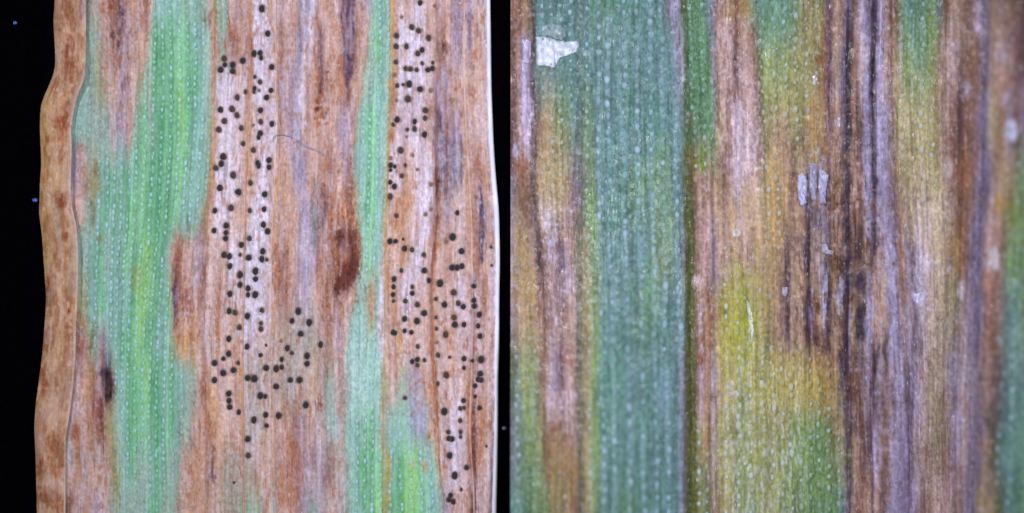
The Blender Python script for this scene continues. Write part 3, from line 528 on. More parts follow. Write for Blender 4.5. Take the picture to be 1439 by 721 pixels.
    for x, y, rx, ry, c, o in ((733, 20, 6, 30, (150, 104, 60), .5), (722, 120, 5, 60, (112, 82, 76), .5), (740, 165, 7, 26, (212, 196, 226), .6), (727, 212, 5, 12, (190, 184, 222), .6), (734, 235, 10, 14, (132, 82, 52), .6), (752, 265, 4, 14, (88, 54, 44), .8),
                               (766, 105, 10, 30, (132, 140, 120), .6), (763, 250, 6, 40, (198, 164, 110), .6), (778, 265, 10, 26, (186, 164, 88), .6), (772, 300, 12, 18, (208, 186, 190), .6), (769, 320, 6, 30, (206, 194, 226), .75), (779, 330, 5, 26, (200, 188, 224), .6), (800, 330, 9, 30, (178, 138, 116), .6), (732, 350, 6, 16, (196, 152, 76), .6),
                               (735, 400, 14, 26, (184, 150, 80), .6), (748, 430, 5, 20, (196, 160, 100), .6), (772, 458, 5, 9, (140, 92, 56), .7), (783, 450, 3.5, 7, (216, 202, 230), .8), (800, 400, 8, 14, (190, 172, 196), .6), (796, 500, 8, 14, (150, 98, 88), .6), (775, 570, 7, 18, (206, 176, 190), .6), (798, 580, 9, 28, (206, 180, 196), .65), (778, 602, 5, 8, (150, 92, 74), .7), (790, 640, 14, 20, (172, 130, 78), .6), (803, 668, 9, 24, (170, 122, 62), .7), (780, 660, 4, 24, (140, 130, 60), .5), (742, 590, 4, 40, (150, 164, 74), .6), (790, 690, 10, 14, (140, 132, 68), .5),
                               (825, 285, 6, 26, (120, 160, 82), .6), (832, 310, 5, 30, (122, 160, 80), .5), (838, 430, 5, 60, (124, 160, 84), .5), (838, 600, 6, 60, (122, 160, 84), .5), (930, 215, 8, 20, (128, 160, 96), .5), (910, 250, 14, 30, (124, 156, 100), .35), (940, 330, 8, 40, (126, 160, 100), .4), (912, 400, 8, 26, (104, 160, 96), .45), (905, 600, 8, 40, (80, 144, 100), .5), (925, 560, 14, 40, (120, 150, 160), .45), (870, 30, 30, 40, (92, 140, 116), .5), (870, 60, 40, 30, (118, 146, 150), .35), (860, 560, 8, 60, (88, 146, 104), .5), (895, 180, 26, 40, (106, 148, 146), .4),
                               (985, 228, 6, 13, (112, 142, 30), .95), (988, 212, 7, 8, (120, 156, 70), .6), (972, 225, 4, 12, (134, 116, 60), .7), (976, 250, 5, 9, (156, 128, 70), .6), (995, 120, 6, 50, (84, 140, 78), .5), (980, 90, 8, 40, (86, 140, 88), .5), (978, 395, 5, 8, (216, 190, 200), .6), (985, 480, 5, 10, (160, 112, 70), .6), (985, 505, 5, 8, (136, 84, 44), .85), (985, 440, 4, 12, (206, 180, 190), .5),
                               (1030, 15, 12, 14, (164, 128, 72), .6), (1044, 10, 8, 12, (158, 124, 66), .6), (1020, 60, 8, 30, (196, 166, 164), .6), (1034, 35, 4, 14, (134, 88, 70), .7), (1052, 55, 6, 10, (150, 106, 86), .6), (1034, 130, 9, 12, (132, 90, 76), .6), (1048, 145, 6, 18, (150, 104, 84), .6), (1015, 75, 5, 14, (146, 110, 90), .5), (1062, 110, 4, 16, (128, 94, 84), .5),
                               (1042, 210, 10, 40, (216, 198, 214), .7), (1056, 210, 10, 40, (216, 196, 206), .6), (1036, 160, 5, 14, (220, 204, 230), .6), (1050, 280, 9, 20, (196, 158, 106), .6), (1028, 300, 5, 26, (186, 146, 88), .6), (1064, 350, 5, 26, (186, 160, 84), .5), (1015, 310, 5, 30, (180, 146, 112), .5),
                               (1028, 440, 10, 50, (162, 154, 66), .6), (1046, 460, 9, 26, (138, 158, 58), .75), (1040, 480, 8, 24, (150, 166, 52), .6), (1018, 480, 5, 60, (166, 150, 60), .5), (1064, 450, 6, 40, (186, 166, 96), .5), (1056, 470, 4, 26, (200, 206, 180), .6), (1042, 515, 8, 12, (176, 186, 176), .7), (1050, 490, 5, 16, (190, 194, 190), .7), (1040, 620, 6, 60, (150, 168, 110), .4), (1052, 560, 6, 30, (178, 184, 170), .4),
                               (1090, 30, 22, 40, (112, 156, 116), .55), (1100, 10, 18, 20, (112, 156, 120), .5), (1088, 110, 16, 30, (156, 170, 96), .5), (1096, 150, 14, 14, (180, 156, 92), .5), (1090, 290, 9, 50, (196, 158, 92), .6), (1100, 270, 5, 30, (190, 160, 130), .4), (1150, 60, 6, 30, (168, 150, 84), .5), (1148, 160, 10, 24, (176, 138, 86), .6), (1152, 84, 5, 8, (148, 84, 44), .7), (1140, 200, 8, 30, (176, 140, 70), .6), (1160, 205, 6, 12, (150, 104, 56), .6),
                               (1178, 60, 6, 26, (182, 150, 130), .5), (1200, 120, 5, 40, (160, 120, 92), .5), (1202, 250, 7, 26, (186, 148, 120), .6), (1125, 310, 10, 16, (186, 160, 120), .5), (1160, 325, 5, 20, (150, 136, 160), .5), (1112, 330, 10, 20, (120, 94, 100), .4), (1180, 300, 6, 50, (178, 144, 110), .4),
                               (1120, 400, 8, 40, (190, 164, 134), .5), (1148, 400, 6, 40, (186, 156, 124), .5), (1160, 410, 3.6, 30, (178, 176, 208), .7), (1181, 415, 5, 18, (186, 188, 214), .75), (1178, 372, 9, 9, (92, 56, 34), .85), (1172, 365, 3, 8, (86, 50, 30), .8), (1180, 455, 7, 6, (60, 34, 34), .9), (1188, 430, 4, 6, (80, 50, 40), .8), (1150, 432, 4, 9, (100, 58, 30), .85), (1145, 470, 9, 14, (72, 42, 44), .8), (1158, 490, 8, 10, (84, 54, 52), .7), (1175, 475, 8, 16, (176, 144, 112), .5), (1140, 450, 4, 16, (80, 62, 104), .6), (1206, 370, 4, 12, (88, 52, 48), .7), (1206, 405, 6, 6, (84, 60, 90), .6), (1150, 505, 5, 8, (140, 84, 40), .7), (1160, 540, 8, 10, (112, 62, 32), .7), (1186, 560, 7, 34, (92, 80, 108), .6), (1165, 520, 10, 20, (176, 134, 100), .5), (1178, 600, 8, 16, (170, 128, 92), .6), (1197, 545, 5, 26, (100, 54, 34), .6),
                               (1238, 420, 7, 60, (196, 166, 142), .6), (1222, 430, 4, 50, (166, 160, 206), .6), (1255, 430, 4, 60, (164, 164, 206), .5), (1270, 415, 6, 30, (144, 92, 54), .8), (1268, 375, 5, 20, (166, 112, 76), .6), (1300, 370, 10, 14, (206, 196, 222), .7), (1293, 415, 9, 14, (204, 196, 230), .75), (1290, 395, 8, 18, (200, 188, 206), .6), (1318, 390, 8, 30, (196, 172, 136), .6), (1310, 500, 8, 40, (188, 168, 130), .5), (1320, 520, 8, 18, (180, 158, 88), .5), (1350, 410, 5, 12, (206, 200, 226), .6), (1398, 370, 8, 10, (206, 190, 196), .75), (1390, 395, 9, 20, (160, 104, 80), .7), (1394, 430, 10, 20, (158, 110, 92), .6), (1345, 345, 14, 26, (166, 118, 70), .5),
                               (1345, 525, 18, 22, (178, 168, 184), .55), (1320, 580, 10, 30, (160, 140, 88), .6), (1325, 615, 10, 8, (132, 112, 70), .6), (1347, 590, 7, 12, (196, 184, 222), .8), (1346, 620, 5, 24, (186, 170, 206), .6), (1385, 625, 10, 12, (158, 124, 96), .6), (1394, 588, 8, 14, (84, 74, 66), .6), (1376, 700, 5, 18, (164, 140, 76), .6), (1340, 690, 16, 26, (166, 128, 124), .5), (1305, 640, 9, 12, (136, 96, 84), .6), (1330, 660, 20, 5, (136, 94, 84), .5),
                               (1288, 50, 14, 40, (114, 156, 128), .6), (1310, 50, 5, 40, (116, 140, 60), .6), (1274, 90, 6, 14, (126, 146, 70), .5), (1285, 200, 16, 60, (196, 182, 132), .5), (1296, 250, 5, 40, (208, 196, 186), .6), (1302, 300, 14, 26, (206, 186, 174), .5), (1275, 310, 6, 30, (196, 160, 116), .5), (1335, 200, 6, 24, (144, 100, 84), .6), (1332, 240, 5, 12, (214, 198, 196), .6), (1356, 240, 10, 30, (160, 108, 72), .6), (1358, 290, 10, 14, (124, 88, 72), .6), (1330, 300, 6, 30, (196, 178, 150), .6), (1340, 80, 6, 16, (206, 172, 176), .6), (1374, 38, 5, 8, (196, 184, 216), .7), (1357, 125, 8, 12, (184, 172, 200), .6), (1353, 125, 2, 7, (106, 92, 100), .7), (1365, 100, 5, 14, (134, 86, 60), .6), (1410, 110, 10, 20, (166, 122, 92), .6), (1424, 55, 6, 12, (104, 66, 74), .6), (1408, 80, 8, 14, (176, 160, 176), .5), (1421, 185, 9, 12, (198, 196, 224), .85), (1428, 205, 6, 6, (96, 84, 78), .6), (1412, 140, 5, 8, (196, 182, 200), .6),
                               (1410, 290, 10, 14, (170, 128, 66), .6), (1425, 300, 9, 16, (116, 142, 60), .7), (1395, 330, 8, 20, (172, 130, 116), .5), (1432, 360, 10, 40, (124, 162, 90), .6), (1430, 500, 16, 80, (122, 158, 142), .7), (1432, 640, 14, 60, (108, 152, 128), .6)):
        blob(*a, x, y, rx, ry, c, o, .55, .55, int(x * 5 + y))
    # many short dark ruptures and pale fibres in the dead band
    dead = sstep(1100, 1125, U) * (1 - sstep(1285, 1310, U)) * sstep(80, 260, Y + 60 * sn(U / 20, 1, 170)) * (1 - 0.5 * sstep(540, 640, Y))
    dead = dead * (1 - (1 - sstep(1175, 1195, U)) * sstep(470, 515, Y + 14 * sn(U / 6, 2, 175)))
    cr = sstep(.66, .86, vn(U / 2.0, Y / 26, 171)) * sstep(.3, .65, vn(U / 14, Y / 50, 172))
    C = mixc(C, 0.6 * cr * dead * (1 - .6 * sstep(1235, 1260, U)), (58, 42, 50))
    band = sstep(1095, 1125, U) * (1 - .75 * sstep(1205, 1225, U)) * (1 - sstep(1240, 1270, U)) * sstep(120, 260, Y) * (1 - .7 * sstep(500, 620, Y)) * (1 - (1 - sstep(1175, 1195, U)) * sstep(470, 515, Y))
    C = mixc(C, .45 * band * sstep(.48, .8, vn(U / 9, Y / 22, 178)), (172, 138, 98))
    C = mixc(C, .45 * band * sstep(.52, .85, vn(U / 6, Y / 14, 179)), (98, 68, 50))
    fb = sstep(.70, .9, vn(U / 2.2, Y / 34, 173)) * sstep(.3, .7, vn(U / 18, Y / 70, 174))
    dead2 = sstep(1100, 1140, U) * (1 - sstep(1330, 1380, U))
    C = mixc(C, 0.34 * fb * dead2, (190, 176, 208))
    brn = sstep(.62, .9, vn(X / 5, Y / 7, 176)) * sstep(.4, .7, vn(X / 26, Y / 40, 177))
    C = mixc(C, 0.6 * brn * dead, (100, 58, 30))
    a = (C, X, Y, U)
    for x, y, rx, ry, c, o in ((1108, 545, 56, 44, (174, 160, 70), .75), (1040, 460, 27, 72, (170, 164, 56), .75), (1050, 640, 46, 90, (162, 164, 88), .55), (1155, 555, 22, 26, (164, 142, 74), .45), (765, 260, 20, 60, (168, 148, 116), .45), (730, 380, 14, 90, (152, 128, 100), .45), (795, 650, 18, 50, (142, 124, 88), .5), (1245, 260, 12, 130, (168, 156, 192), .4), (1262, 470, 14, 80, (166, 154, 188), .4), (1275, 620, 22, 90, (160, 144, 172), .35), (1045, 235, 22, 90, (204, 176, 166), .45), (1020, 330, 14, 60, (186, 152, 130), .4), (1300, 320, 24, 50, (200, 180, 156), .45), (1105, 660, 44, 60, (144, 156, 86), .6),
                               (1288, 195, 28, 80, (186, 174, 112), .4), (1098, 120, 26, 60, (160, 160, 86), .5), (1094, 300, 16, 90, (188, 154, 92), .45), (1050, 300, 16, 40, (190, 156, 104), .4),
                               (1152, 655, 34, 70, (114, 144, 78), .7), (1340, 560, 40, 120, (160, 140, 146), .35), (1300, 450, 30, 60, (182, 164, 160), .35), (785, 230, 26, 50, (166, 154, 104), .35), (738, 640, 22, 80, (128, 146, 96), .35), (778, 420, 20, 50, (140, 112, 118), .35)):
        blob(*a, x, y, rx, ry, c, o, .75, .3, int(x + y))
    # pale lines along the stomatal rows of the wide green strip, mottled pale cells lower down
    for u0 in (845, 860, 882, 902, 920, 934, 951):
        m = .30 * np.exp(-((U - u0 - 1.5 * sn(Y / 60, u0, 151)) / 3.6) ** 2) * sstep(818, 832, U) * (.5 + .6 * vn(U / 5, Y / 16, 152))
        C = mixc(C, m, (150, 176, 194))
    dk = .35 * sstep(.5, .8, vn(U / 6, Y / 50, 153)) * sstep(826, 846, U) * (1 - sstep(940, 960, U))
    C = mixc(C, dk, (70, 122, 92))
    wm = sstep(.45, .8, vn(U / 2.6, Y / 12, 154)) * sstep(1008, 1020, U) * (1 - sstep(1110, 1140, U)) * sstep(430, 560, Y) * (1 - sstep(1120, 1150, U))
    C = mixc(C, .5 * wm, (200, 198, 196))
    if fine:
        g = green_mask(C)[..., None]
        st = 0.11 * sn(U / 2.0, Y / 70, 160) + 0.10 * sn(U / 4.2, Y / 40, 161)
        mot = 0.06 * sn(X / 5, Y / 7, 162) + 0.10 * sn(X / 2.1, Y / 3.0, 163)
        C = C * (1 + (st + mot)[..., None])
        cw = sstep(.50, .95, vn(X / 2.8, Y / 4.0, 164)) * (.5 + .5 * vn(X / 22, Y / 30, 168))
        C = mixc(C, 0.40 * cw * g[..., 0], (150, 176, 200))
        nd = (1 - g[..., 0]) * (1 - .8 * sstep(34, 66, (C[..., 0] + C[..., 1]) / 2 - C[..., 2]))
        pw = sstep(60, 110, C.mean(-1)) * sstep(.55, .95, vn(U / 2.2, Y / 6.5, 165)) * (.35 + .65 * vn(U / 16, Y / 50, 166))
        C = mixc(C, 0.42 * pw * nd, (198, 184, 214))  # pale violet cell glints painted into the dead tissue here too
        rs = sstep(.62, .92, vn(U / 2.4, Y / 9.0, 167)) * sstep(.35, .7, vn(X / 24, Y / 40, 169))
        C = mixc(C, 0.42 * rs * nd, (122, 80, 60))
    C = (C - 124) * 1.10 + 122
    lum = C.mean(-1, keepdims=True)
    C = lum + (C - lum) * .90
    C = C * .95 * np.array((.99, .985, 1.02)) + .05 * np.array((134, 124, 150))  # a little violet haze mixed into the pigment
    return np.clip(C, 8, 250)


# ------------------------------------------------------------------ materials
def node_mat(name, rough=0.5, spec=0.4, bump=0.25, grain=0.10, attr=True, color=(0.5, 0.5, 0.5), stretch=6.0, scale=1 / (2.2 * PX), sss=0.0, sheen_noise=0.25):
    m = bpy.data.materials.new(name)
    m.use_nodes = True
    nt = m.node_tree
    N, L = nt.nodes, nt.links
    b = N['Principled BSDF']
    tc = N.new('ShaderNodeTexCoord')
    mp = N.new('ShaderNodeMapping')
    mp.inputs['Scale'].default_value = (scale, scale / stretch, scale)
    L.new(tc.outputs['Object'], mp.inputs['Vector'])
    n1 = N.new('ShaderNodeTexNoise'); n1.inputs['Scale'].default_value = 1.0; n1.inputs['Detail'].default_value = 3.0
    L.new(mp.outputs['Vector'], n1.inputs['Vector'])
    mp2 = N.new('ShaderNodeMapping')
    mp2.inputs['Scale'].default_value = (scale * .8, scale * .55, scale * .8)
    L.new(tc.outputs['Object'], mp2.inputs['Vector'])
    n2 = N.new('ShaderNodeTexNoise'); n2.inputs['Scale'].default_value = 1.0; n2.inputs['Detail'].default_value = 2.0
    L.new(mp2.outputs['Vector'], n2.inputs['Vector'])
    if attr:
        at = N.new('ShaderNodeVertexColor'); at.layer_name = 'pigment'
        src = at.outputs['Color']
    else:
        rgb = N.new('ShaderNodeRGB'); rgb.outputs[0].default_value = (*color, 1); src = rgb.outputs[0]
    mr = N.new('ShaderNodeMapRange')
    mr.inputs['From Min'].default_value = 0.3; mr.inputs['From Max'].default_value = 0.7
    mr.inputs['To Min'].default_value = 1 - grain; mr.inputs['To Max'].default_value = 1 + grain
    add = N.new('ShaderNodeMath'); add.operation = 'ADD'
    L.new(n1.outputs['Fac'], add.inputs[0]); L.new(n2.outputs['Fac'], add.inputs[1])
    hf = N.new('ShaderNodeMath'); hf.operation = 'MULTIPLY'; hf.inputs[1].default_value = 0.5
    L.new(add.outputs[0], hf.inputs[0]); L.new(hf.outputs[0], mr.inputs['Value'])
    mul = N.new('ShaderNodeVectorMath'); mul.operation = 'SCALE'
    L.new(src, mul.inputs[0]); L.new(mr.outputs['Result'], mul.inputs['Scale'])
    L.new(mul.outputs['Vector'], b.inputs['Base Color'])
    rr = N.new('ShaderNodeMapRange')
    rr.inputs['From Min'].default_value = 0.3; rr.inputs['From Max'].default_value = 0.7
    rr.inputs['To Min'].default_value = max(.05, rough - sheen_noise * .5); rr.inputs['To Max'].default_value = min(1, rough + sheen_noise * .5)
    L.new(n2.outputs['Fac'], rr.inputs['Value']); L.new(rr.outputs['Result'], b.inputs['Roughness'])
    b.inputs['Specular IOR Level'].default_value = spec
    if bump > 0:
        bp = N.new('ShaderNodeBump'); bp.inputs['Strength'].default_value = bump; bp.inputs['Distance'].default_value = 1.2 * PX
        L.new(hf.outputs[0], bp.inputs['Height']); L.new(bp.outputs['Normal'], b.inputs['Normal'])
    if sss > 0:
        b.inputs['Subsurface Weight'].default_value = sss
        b.inputs['Subsurface Radius'].default_value = (1, .6, .4)
        b.inputs['Subsurface Scale'].default_value = 4 * PX
    return m


M_LEAF1 = node_mat('dry_leaf_surface', .46, .40, .7, .18)
M_LEAF2 = node_mat('waxy_leaf_surface', .34, .50, 1.0, .24, scale=1 / (2.6 * PX))
M_BEAD1 = node_mat('stoma_surface', .35, .5, .1, .05)
M_BEAD2 = node_mat('waxy_stoma_surface', .28, .6, .1, .05)
M_FOLD = node_mat('rolled_leaf_surface', .46, .40, .7, .18)
M_MARGIN = node_mat('pale_margin', .40, .4, .3, .06)
M_PYC = [node_mat('black_fruiting_body', .60, .25, .5, .25, attr=False, color=lin((42, 41, 48)), stretch=1),
         node_mat('brown_fruiting_body', .60, .25, .5, .25, attr=False, color=lin((70, 57, 55)), stretch=1),
         node_mat('faint_fruiting_body', .60, .25, .5, .2, attr=False, color=lin((134, 104, 92)), stretch=1)]
M_FLAKE = node_mat('lifted_epidermis', .28, .6, 1.0, .2)
M_FIBRE = node_mat('blue_fibre', .5, .4, 0, .1, attr=False, color=lin((126, 142, 176)), stretch=1)
M_DUST = node_mat('blue_dust', .3, .6, .3, .3, attr=False, color=lin((70, 96, 190)), stretch=1)
M_DUST2 = node_mat('grey_dust', .5, .5, .3, .3, attr=False, color=lin((96, 90, 130)), stretch=1)
M_PLATE = node_mat('black_plate', .6, .0, .1, .5, attr=False, color=(0.0008, 0.0008, 0.0016), stretch=1, scale=1 / (6 * PX))


# ------------------------------------------------------------------ object helpers
def tag(o, label=None, cat=None, group=None, kind=None):
    for k, v in (('label', label), ('category', cat), ('group', group), ('kind', kind)):
        if v:
            o[k] = v
    return o


def empty(name, loc):
    o = bpy.data.objects.new(name, None)
    o.empty_display_size = 0.002
    o.location = loc
    col.objects.link(o)
    return o


def mesh_obj(name, V, F, mat, parent=None, colors=None, smooth=True, quads=True):
    """V in pixel units (x, y down, z) -> metres relative to the root of the parent"""
    V = np.asarray(V, float)
    k = 1 - V[:, 2] * PX / DIST
    co = np.stack([(V[:, 0] - CX) * PX * k, (CY - V[:, 1]) * PX * k, V[:, 2] * PX], -1)
    root = parent
    while root is not None and root.parent is not None:
        root = root.parent
    if root is not None:
        co = co - np.array(root.location)
    me = bpy.data.meshes.new(name)
    F = np.asarray(F, dtype=np.int32)
    k = F.shape[1]
    me.vertices.add(len(co)); me.vertices.foreach_set('co', co.astype(np.float32).ravel())
    me.loops.add(F.size); me.loops.foreach_set('vertex_index', F.ravel())
    me.polygons.add(len(F))
    me.polygons.foreach_set('loop_start', np.arange(0, F.size, k, dtype=np.int32))
    me.polygons.foreach_set('use_smooth', np.full(len(F), bool(smooth)))
    if colors is not None:
        at = me.color_attributes.new('pigment', 'FLOAT_COLOR', 'POINT')
        rgba = np.ones((len(co), 4), np.float32); rgba[:, :3] = lin(colors)
        at.data.foreach_set('color', rgba.ravel())
    me.update(calc_edges=True)
    me.validate()
    me.materials.append(mat)
    o = bpy.data.objects.new(name, me)
    col.objects.link(o)
    if parent is not None:
        o.parent = parent
    return o


def grid_faces(nr, nc, off=0):
    i, j = np.meshgrid(np.arange(nr - 1), np.arange(nc - 1), indexing='ij')
    a = (i * nc + j).ravel() + off
    return np.stack([a, a + nc, a + nc + 1, a + 1], -1)


def strip(name, leaf, hfun, pfun, u0, u1, step, mat, parent, label=None, thick=7.0):
    """one interveinal strip of the blade: detailed upper face, flanks and underside"""
    nc = max(3, int(round((u1 - u0) / step)) + 1)
    us = np.linspace(u0, u1, nc)
    Y, U = np.meshgrid(YFULL, us, indexing='ij')
    X = leaf.x_of(U, Y)
    Z = hfun(U, X, Y)
    C = pfun(U, X, Y)
    top = np.stack([X, Y, Z], -1)
    nr = len(YFULL)
    V = [top.reshape(-1, 3)]; CC = [C.reshape(-1, 3)]
    F = [grid_faces(nr, nc)]
    off = nr * nc
    # flanks and underside: left top, left bottom, right bottom, right top
    L, R = top[:, 0], top[:, -1]
    Lb, Rb = L.copy(), R.copy(); Lb[:, 2] -= thick; Rb[:, 2] -= thick
    ring = np.stack([R, Rb, Lb, L], 1)
    V.append(ring.reshape(-1, 3))
    CC.append(np.stack([C[:, -1], C[:, -1], C[:, 0], C[:, 0]], 1).reshape(-1, 3))
    F.append(grid_faces(nr, 4, off))
    o = mesh_obj(name, np.concatenate(V), np.concatenate(F), mat, parent, np.concatenate(CC))
    if label:
        o['label'] = label
    return o


def ribbon_tube(name, xf, y, zf, w, h, pc, mat, parent, seg=7):
    """a vein or margin: half-round bead following x(y)"""
    ang = np.linspace(-0.15 * math.pi, 1.15 * math.pi, seg)
    X = xf[:, None] + w[:, None] * np.cos(ang)[None] * 1.0
    Z = zf[:, None] + h[:, None] * np.sin(ang)[None]
    Yg = np.repeat(y[:, None], seg, 1)
    V = np.stack([X[:, ::-1], Yg, Z[:, ::-1]], -1).reshape(-1, 3)
    Cc = np.repeat(pc[:, None, :], seg, 1).reshape(-1, 3)
    return mesh_obj(name, V, grid_faces(len(y), seg), mat, parent, Cc)


def ellip_mesh():
    """half bead: pole + 2 rings of 7"""
    V = [(0, 0, 1.0)]
    for r, z in ((0.45, 0.85), (0.85, 0.40), (1.25, -0.15)):
        for k in range(7):
            t = 2 * math.pi * k / 7
            V.append((r * math.cos(t), r * math.sin(t), z))
    T = []
    for k in range(7):
        T.append((0, 1 + k, 1 + (k + 1) % 7))
        for q in range(2):
            a, b = 1 + q * 7 + k, 1 + q * 7 + (k + 1) % 7
            T += [(a, a + 7, b), (b, a + 7, b + 7)]
    return np.array(V), np.array(T)[:, ::-1]


BEAD_V, BEAD_T = ellip_mesh()


BEAD_K = np.concatenate([[1.0], np.full(7, .95), np.full(7, .5), np.zeros(7)])


def bead_field(name, pts, sizes, cols, under, mat, parent):
    """pts (n,3), sizes (n,3): thousands of stomata as one part"""
    n = len(pts)
    V = (pts[:, None, :] + BEAD_V[None] * sizes[:, None, :]).reshape(-1, 3)
    T = (BEAD_T[None] + (np.arange(n) * len(BEAD_V))[:, None, None]).reshape(-1, 3)
    Cc = (under[:, None, :] * (1 - BEAD_K[None, :, None]) + cols[:, None, :] * BEAD_K[None, :, None]).reshape(-1, 3)
    o = mesh_obj(name, V, T, mat, parent, Cc)
    o['kind'] = 'stuff'
    return o


# ------------------------------------------------------------------ the plate under the specimens
def build_plate():
    n = 60
    xs = np.linspace(-1500, 2940, n); ys = np.linspace(-1400, 2120, n)
    Y, X = np.meshgrid(ys, xs, indexing='ij')
    Z = np.full_like(X, PLATE_Z)
    o = mesh_obj('specimen_plate', np.stack([X, Y, Z], -1).reshape(-1, 3), grid_faces(n, n), M_PLATE)
    tag(o, 'matt black plate showing round the spotted leaf', None, None, 'structure')


build_plate()

# ------------------------------------------------------------------ leaf 1
leaf1 = empty('spotted_leaf', W(390, 360, PLATE_Z))
tag(leaf1, 'dying leaf with rolled margin, green stripes and tan strips full of black dots', 'leaf', 'diseased leaf pieces')
S1 = [(84, 301, 'blade_strip', 'bright green strip with rows of pale dots and brown edges'),
      (301, 352, 'blade_strip', 'bleached tan strip dotted with black fruiting bodies beside the broad green strip'),
      (352, 388, 'blade_strip', 'narrow bleached strip dotted with black fruiting bodies and bounded by an orange vein'),
      (388, 548, 'blade_strip', 'streaked brown strip with a narrow green stripe along one side'),
      (548, 612, 'blade_strip', 'bleached strip with many small dark fruiting bodies, green at one end'),
      (612, 653, 'blade_strip', 'violet-brown strip with larger dark fruiting bodies'),
      (653, 688, 'blade_strip', 'pinkish tan strip ending in a pale margin')]
strips1 = []
for u0, u1, nm, lb in S1:
    strips1.append((u0, u1, strip(nm, LEAF1, h1, paint1, u0, u1, 1.35, M_LEAF1, leaf1, lb)))


def z1(x, y):
    x = np.asarray(x, float); y = np.asarray(y, float)
    return h1(LEAF1.u_of(x, y), x, y)


# veins that stand proud between the strips
yv = np.arange(-330, 1060, 6.0)
for u0, w0, h0, c0, lb in ((301, 1.0, 0.6, (166, 126, 100), 'thin brown vein'), (352, 1.3, 0.8, (190, 136, 98), 'orange vein'),
                           (388, 1.5, 1.2, (216, 192, 186), 'thin pale vein'), (548.5, 1.2, 0.7, (176, 146, 88), 'olive vein beside the narrow green stripe'),
                           (612, 1.5, 0.7, (132, 84, 70), 'dark brown vein in a furrow'), (653, 1.6, 1.2, (212, 178, 164), 'thin pinkish vein')):
    xv = LEAF1.x_of(np.full_like(yv, u0), yv) + 0.5 * sn(yv / 40, u0, 21)
    zv = h1(np.full_like(yv, u0), xv, yv) - 0.15
    base = paint1(np.full_like(yv, u0), xv, yv)
    k = 0.20 + 0.35 * vn(yv / 30, u0, 22)
    pc = base * (1 - k[:, None]) + np.array(c0) * k[:, None]
    o = ribbon_tube('vein', xv, yv, zv, np.full_like(yv, w0) * (0.8 + 0.4 * vn(yv / 50, u0, 23)), np.full_like(yv, h0), pc, M_LEAF1, leaf1, 6)
    o['label'] = lb

# pale thickened right margin, its rim glow painted into the colour
xm = LEAF1.x_of(np.full_like(yv, 688.0), yv)
zm = h1(np.full_like(yv, 688.0), xm, yv) - 1.0
pc = np.array((238, 236, 252.)) * (0.94 + 0.08 * vn(yv / 20, 3, 24))[:, None]
wm = 2.7 + 1.2 * vn(yv / 60, 4, 26)
o = ribbon_tube('leaf_margin', xm - 0.8, yv, zm, wm, np.full_like(yv, 3.2), pc, M_MARGIN, leaf1, 9)
o['label'] = 'pale bluish white edge of the blade'

# rolled left margin: a flap folded over on the blade
FE = {-330: 90, -40: 78, 0: 77, 30: 75, 60: 77, 90: 78, 105: 75, 120: 69, 135: 62, 150: 57, 180: 56, 230: 58, 260: 56, 300: 55, 330: 59, 360: 61, 390: 63, 420: 65, 450: 63, 480: 61, 510: 58, 540: 54, 570: 50, 600: 48, 640: 50, 680: 51, 720: 52, 1060: 50}
FF = {-330: 128, -40: 122, 0: 121, 60: 121, 100: 120, 115: 118, 130: 111, 150: 105, 180: 100, 210: 101, 240: 100, 270: 99, 290: 101, 315: 107, 340: 109, 360: 110, 420: 109, 460: 107, 500: 106, 540: 103, 575: 99, 600: 95, 615: 92, 650: 92, 720: 92, 1060: 90}


def curve(tab, y):
    yy = sorted(tab)
    f = np.arange(-340, 1070, 4.0)
    x = np.interp(f, yy, [tab[q] for q in yy])
    ker = np.hanning(7); ker /= ker.sum()
    x = np.convolve(np.pad(x, 3, mode='edge'), ker, 'valid')
    return np.interp(y, f, x)


yf = YFULL
E, Fx = curve(FE, yf), curve(FF, yf)
nt_ = 36
t = np.linspace(0, 1, nt_)
T, YY = np.meshgrid(t, yf)
Tx = T
XX = E[:, None] + (Fx - E)[:, None] * Tx
U2 = T * 46
lift = 2.6 + 2.0 * sn(yf / 90, 5, 31)[:, None]
ZZ = lift + (6.5 + 2.0 * sn(yf / 120, 9, 32)[:, None]) * np.sin(np.pi * (0.06 + 0.80 * T)) ** 0.8 - 8.0 * (1 - T) ** 4
ZZ = ZZ + 0.7 * sn(U2 / 4, YY / 70, 33) + 0.35 * sn(U2 / 2, YY / 22, 34) + 0.3 * sn(XX / 3, YY / 4, 35) + 1.6 * sn(U2 / 14, YY / 50, 36)
ZZ = ZZ + 1.1 * np.exp(-((T - .97) / .035) ** 2)
CF = np.empty(XX.shape + (3,)); CF[:] = (184, 144, 112)
n_ = vn(U2 / 6, YY / 60, 37)[..., None]
CF = CF * (1 - n_ * .35) + np.array((204, 172, 150)) * n_ * .35
ylw = (0.5 * (1 - sstep(.1, .45, T)) * sstep(60, 180, YY) * (1 - sstep(380, 480, YY)))
CF = mixc(CF, ylw * 1.3, (180, 146, 94))
CF = mixc(CF, .5 * sstep(.55, .9, T) * vn(U2 / 9, YY / 70, 45), (200, 172, 164))
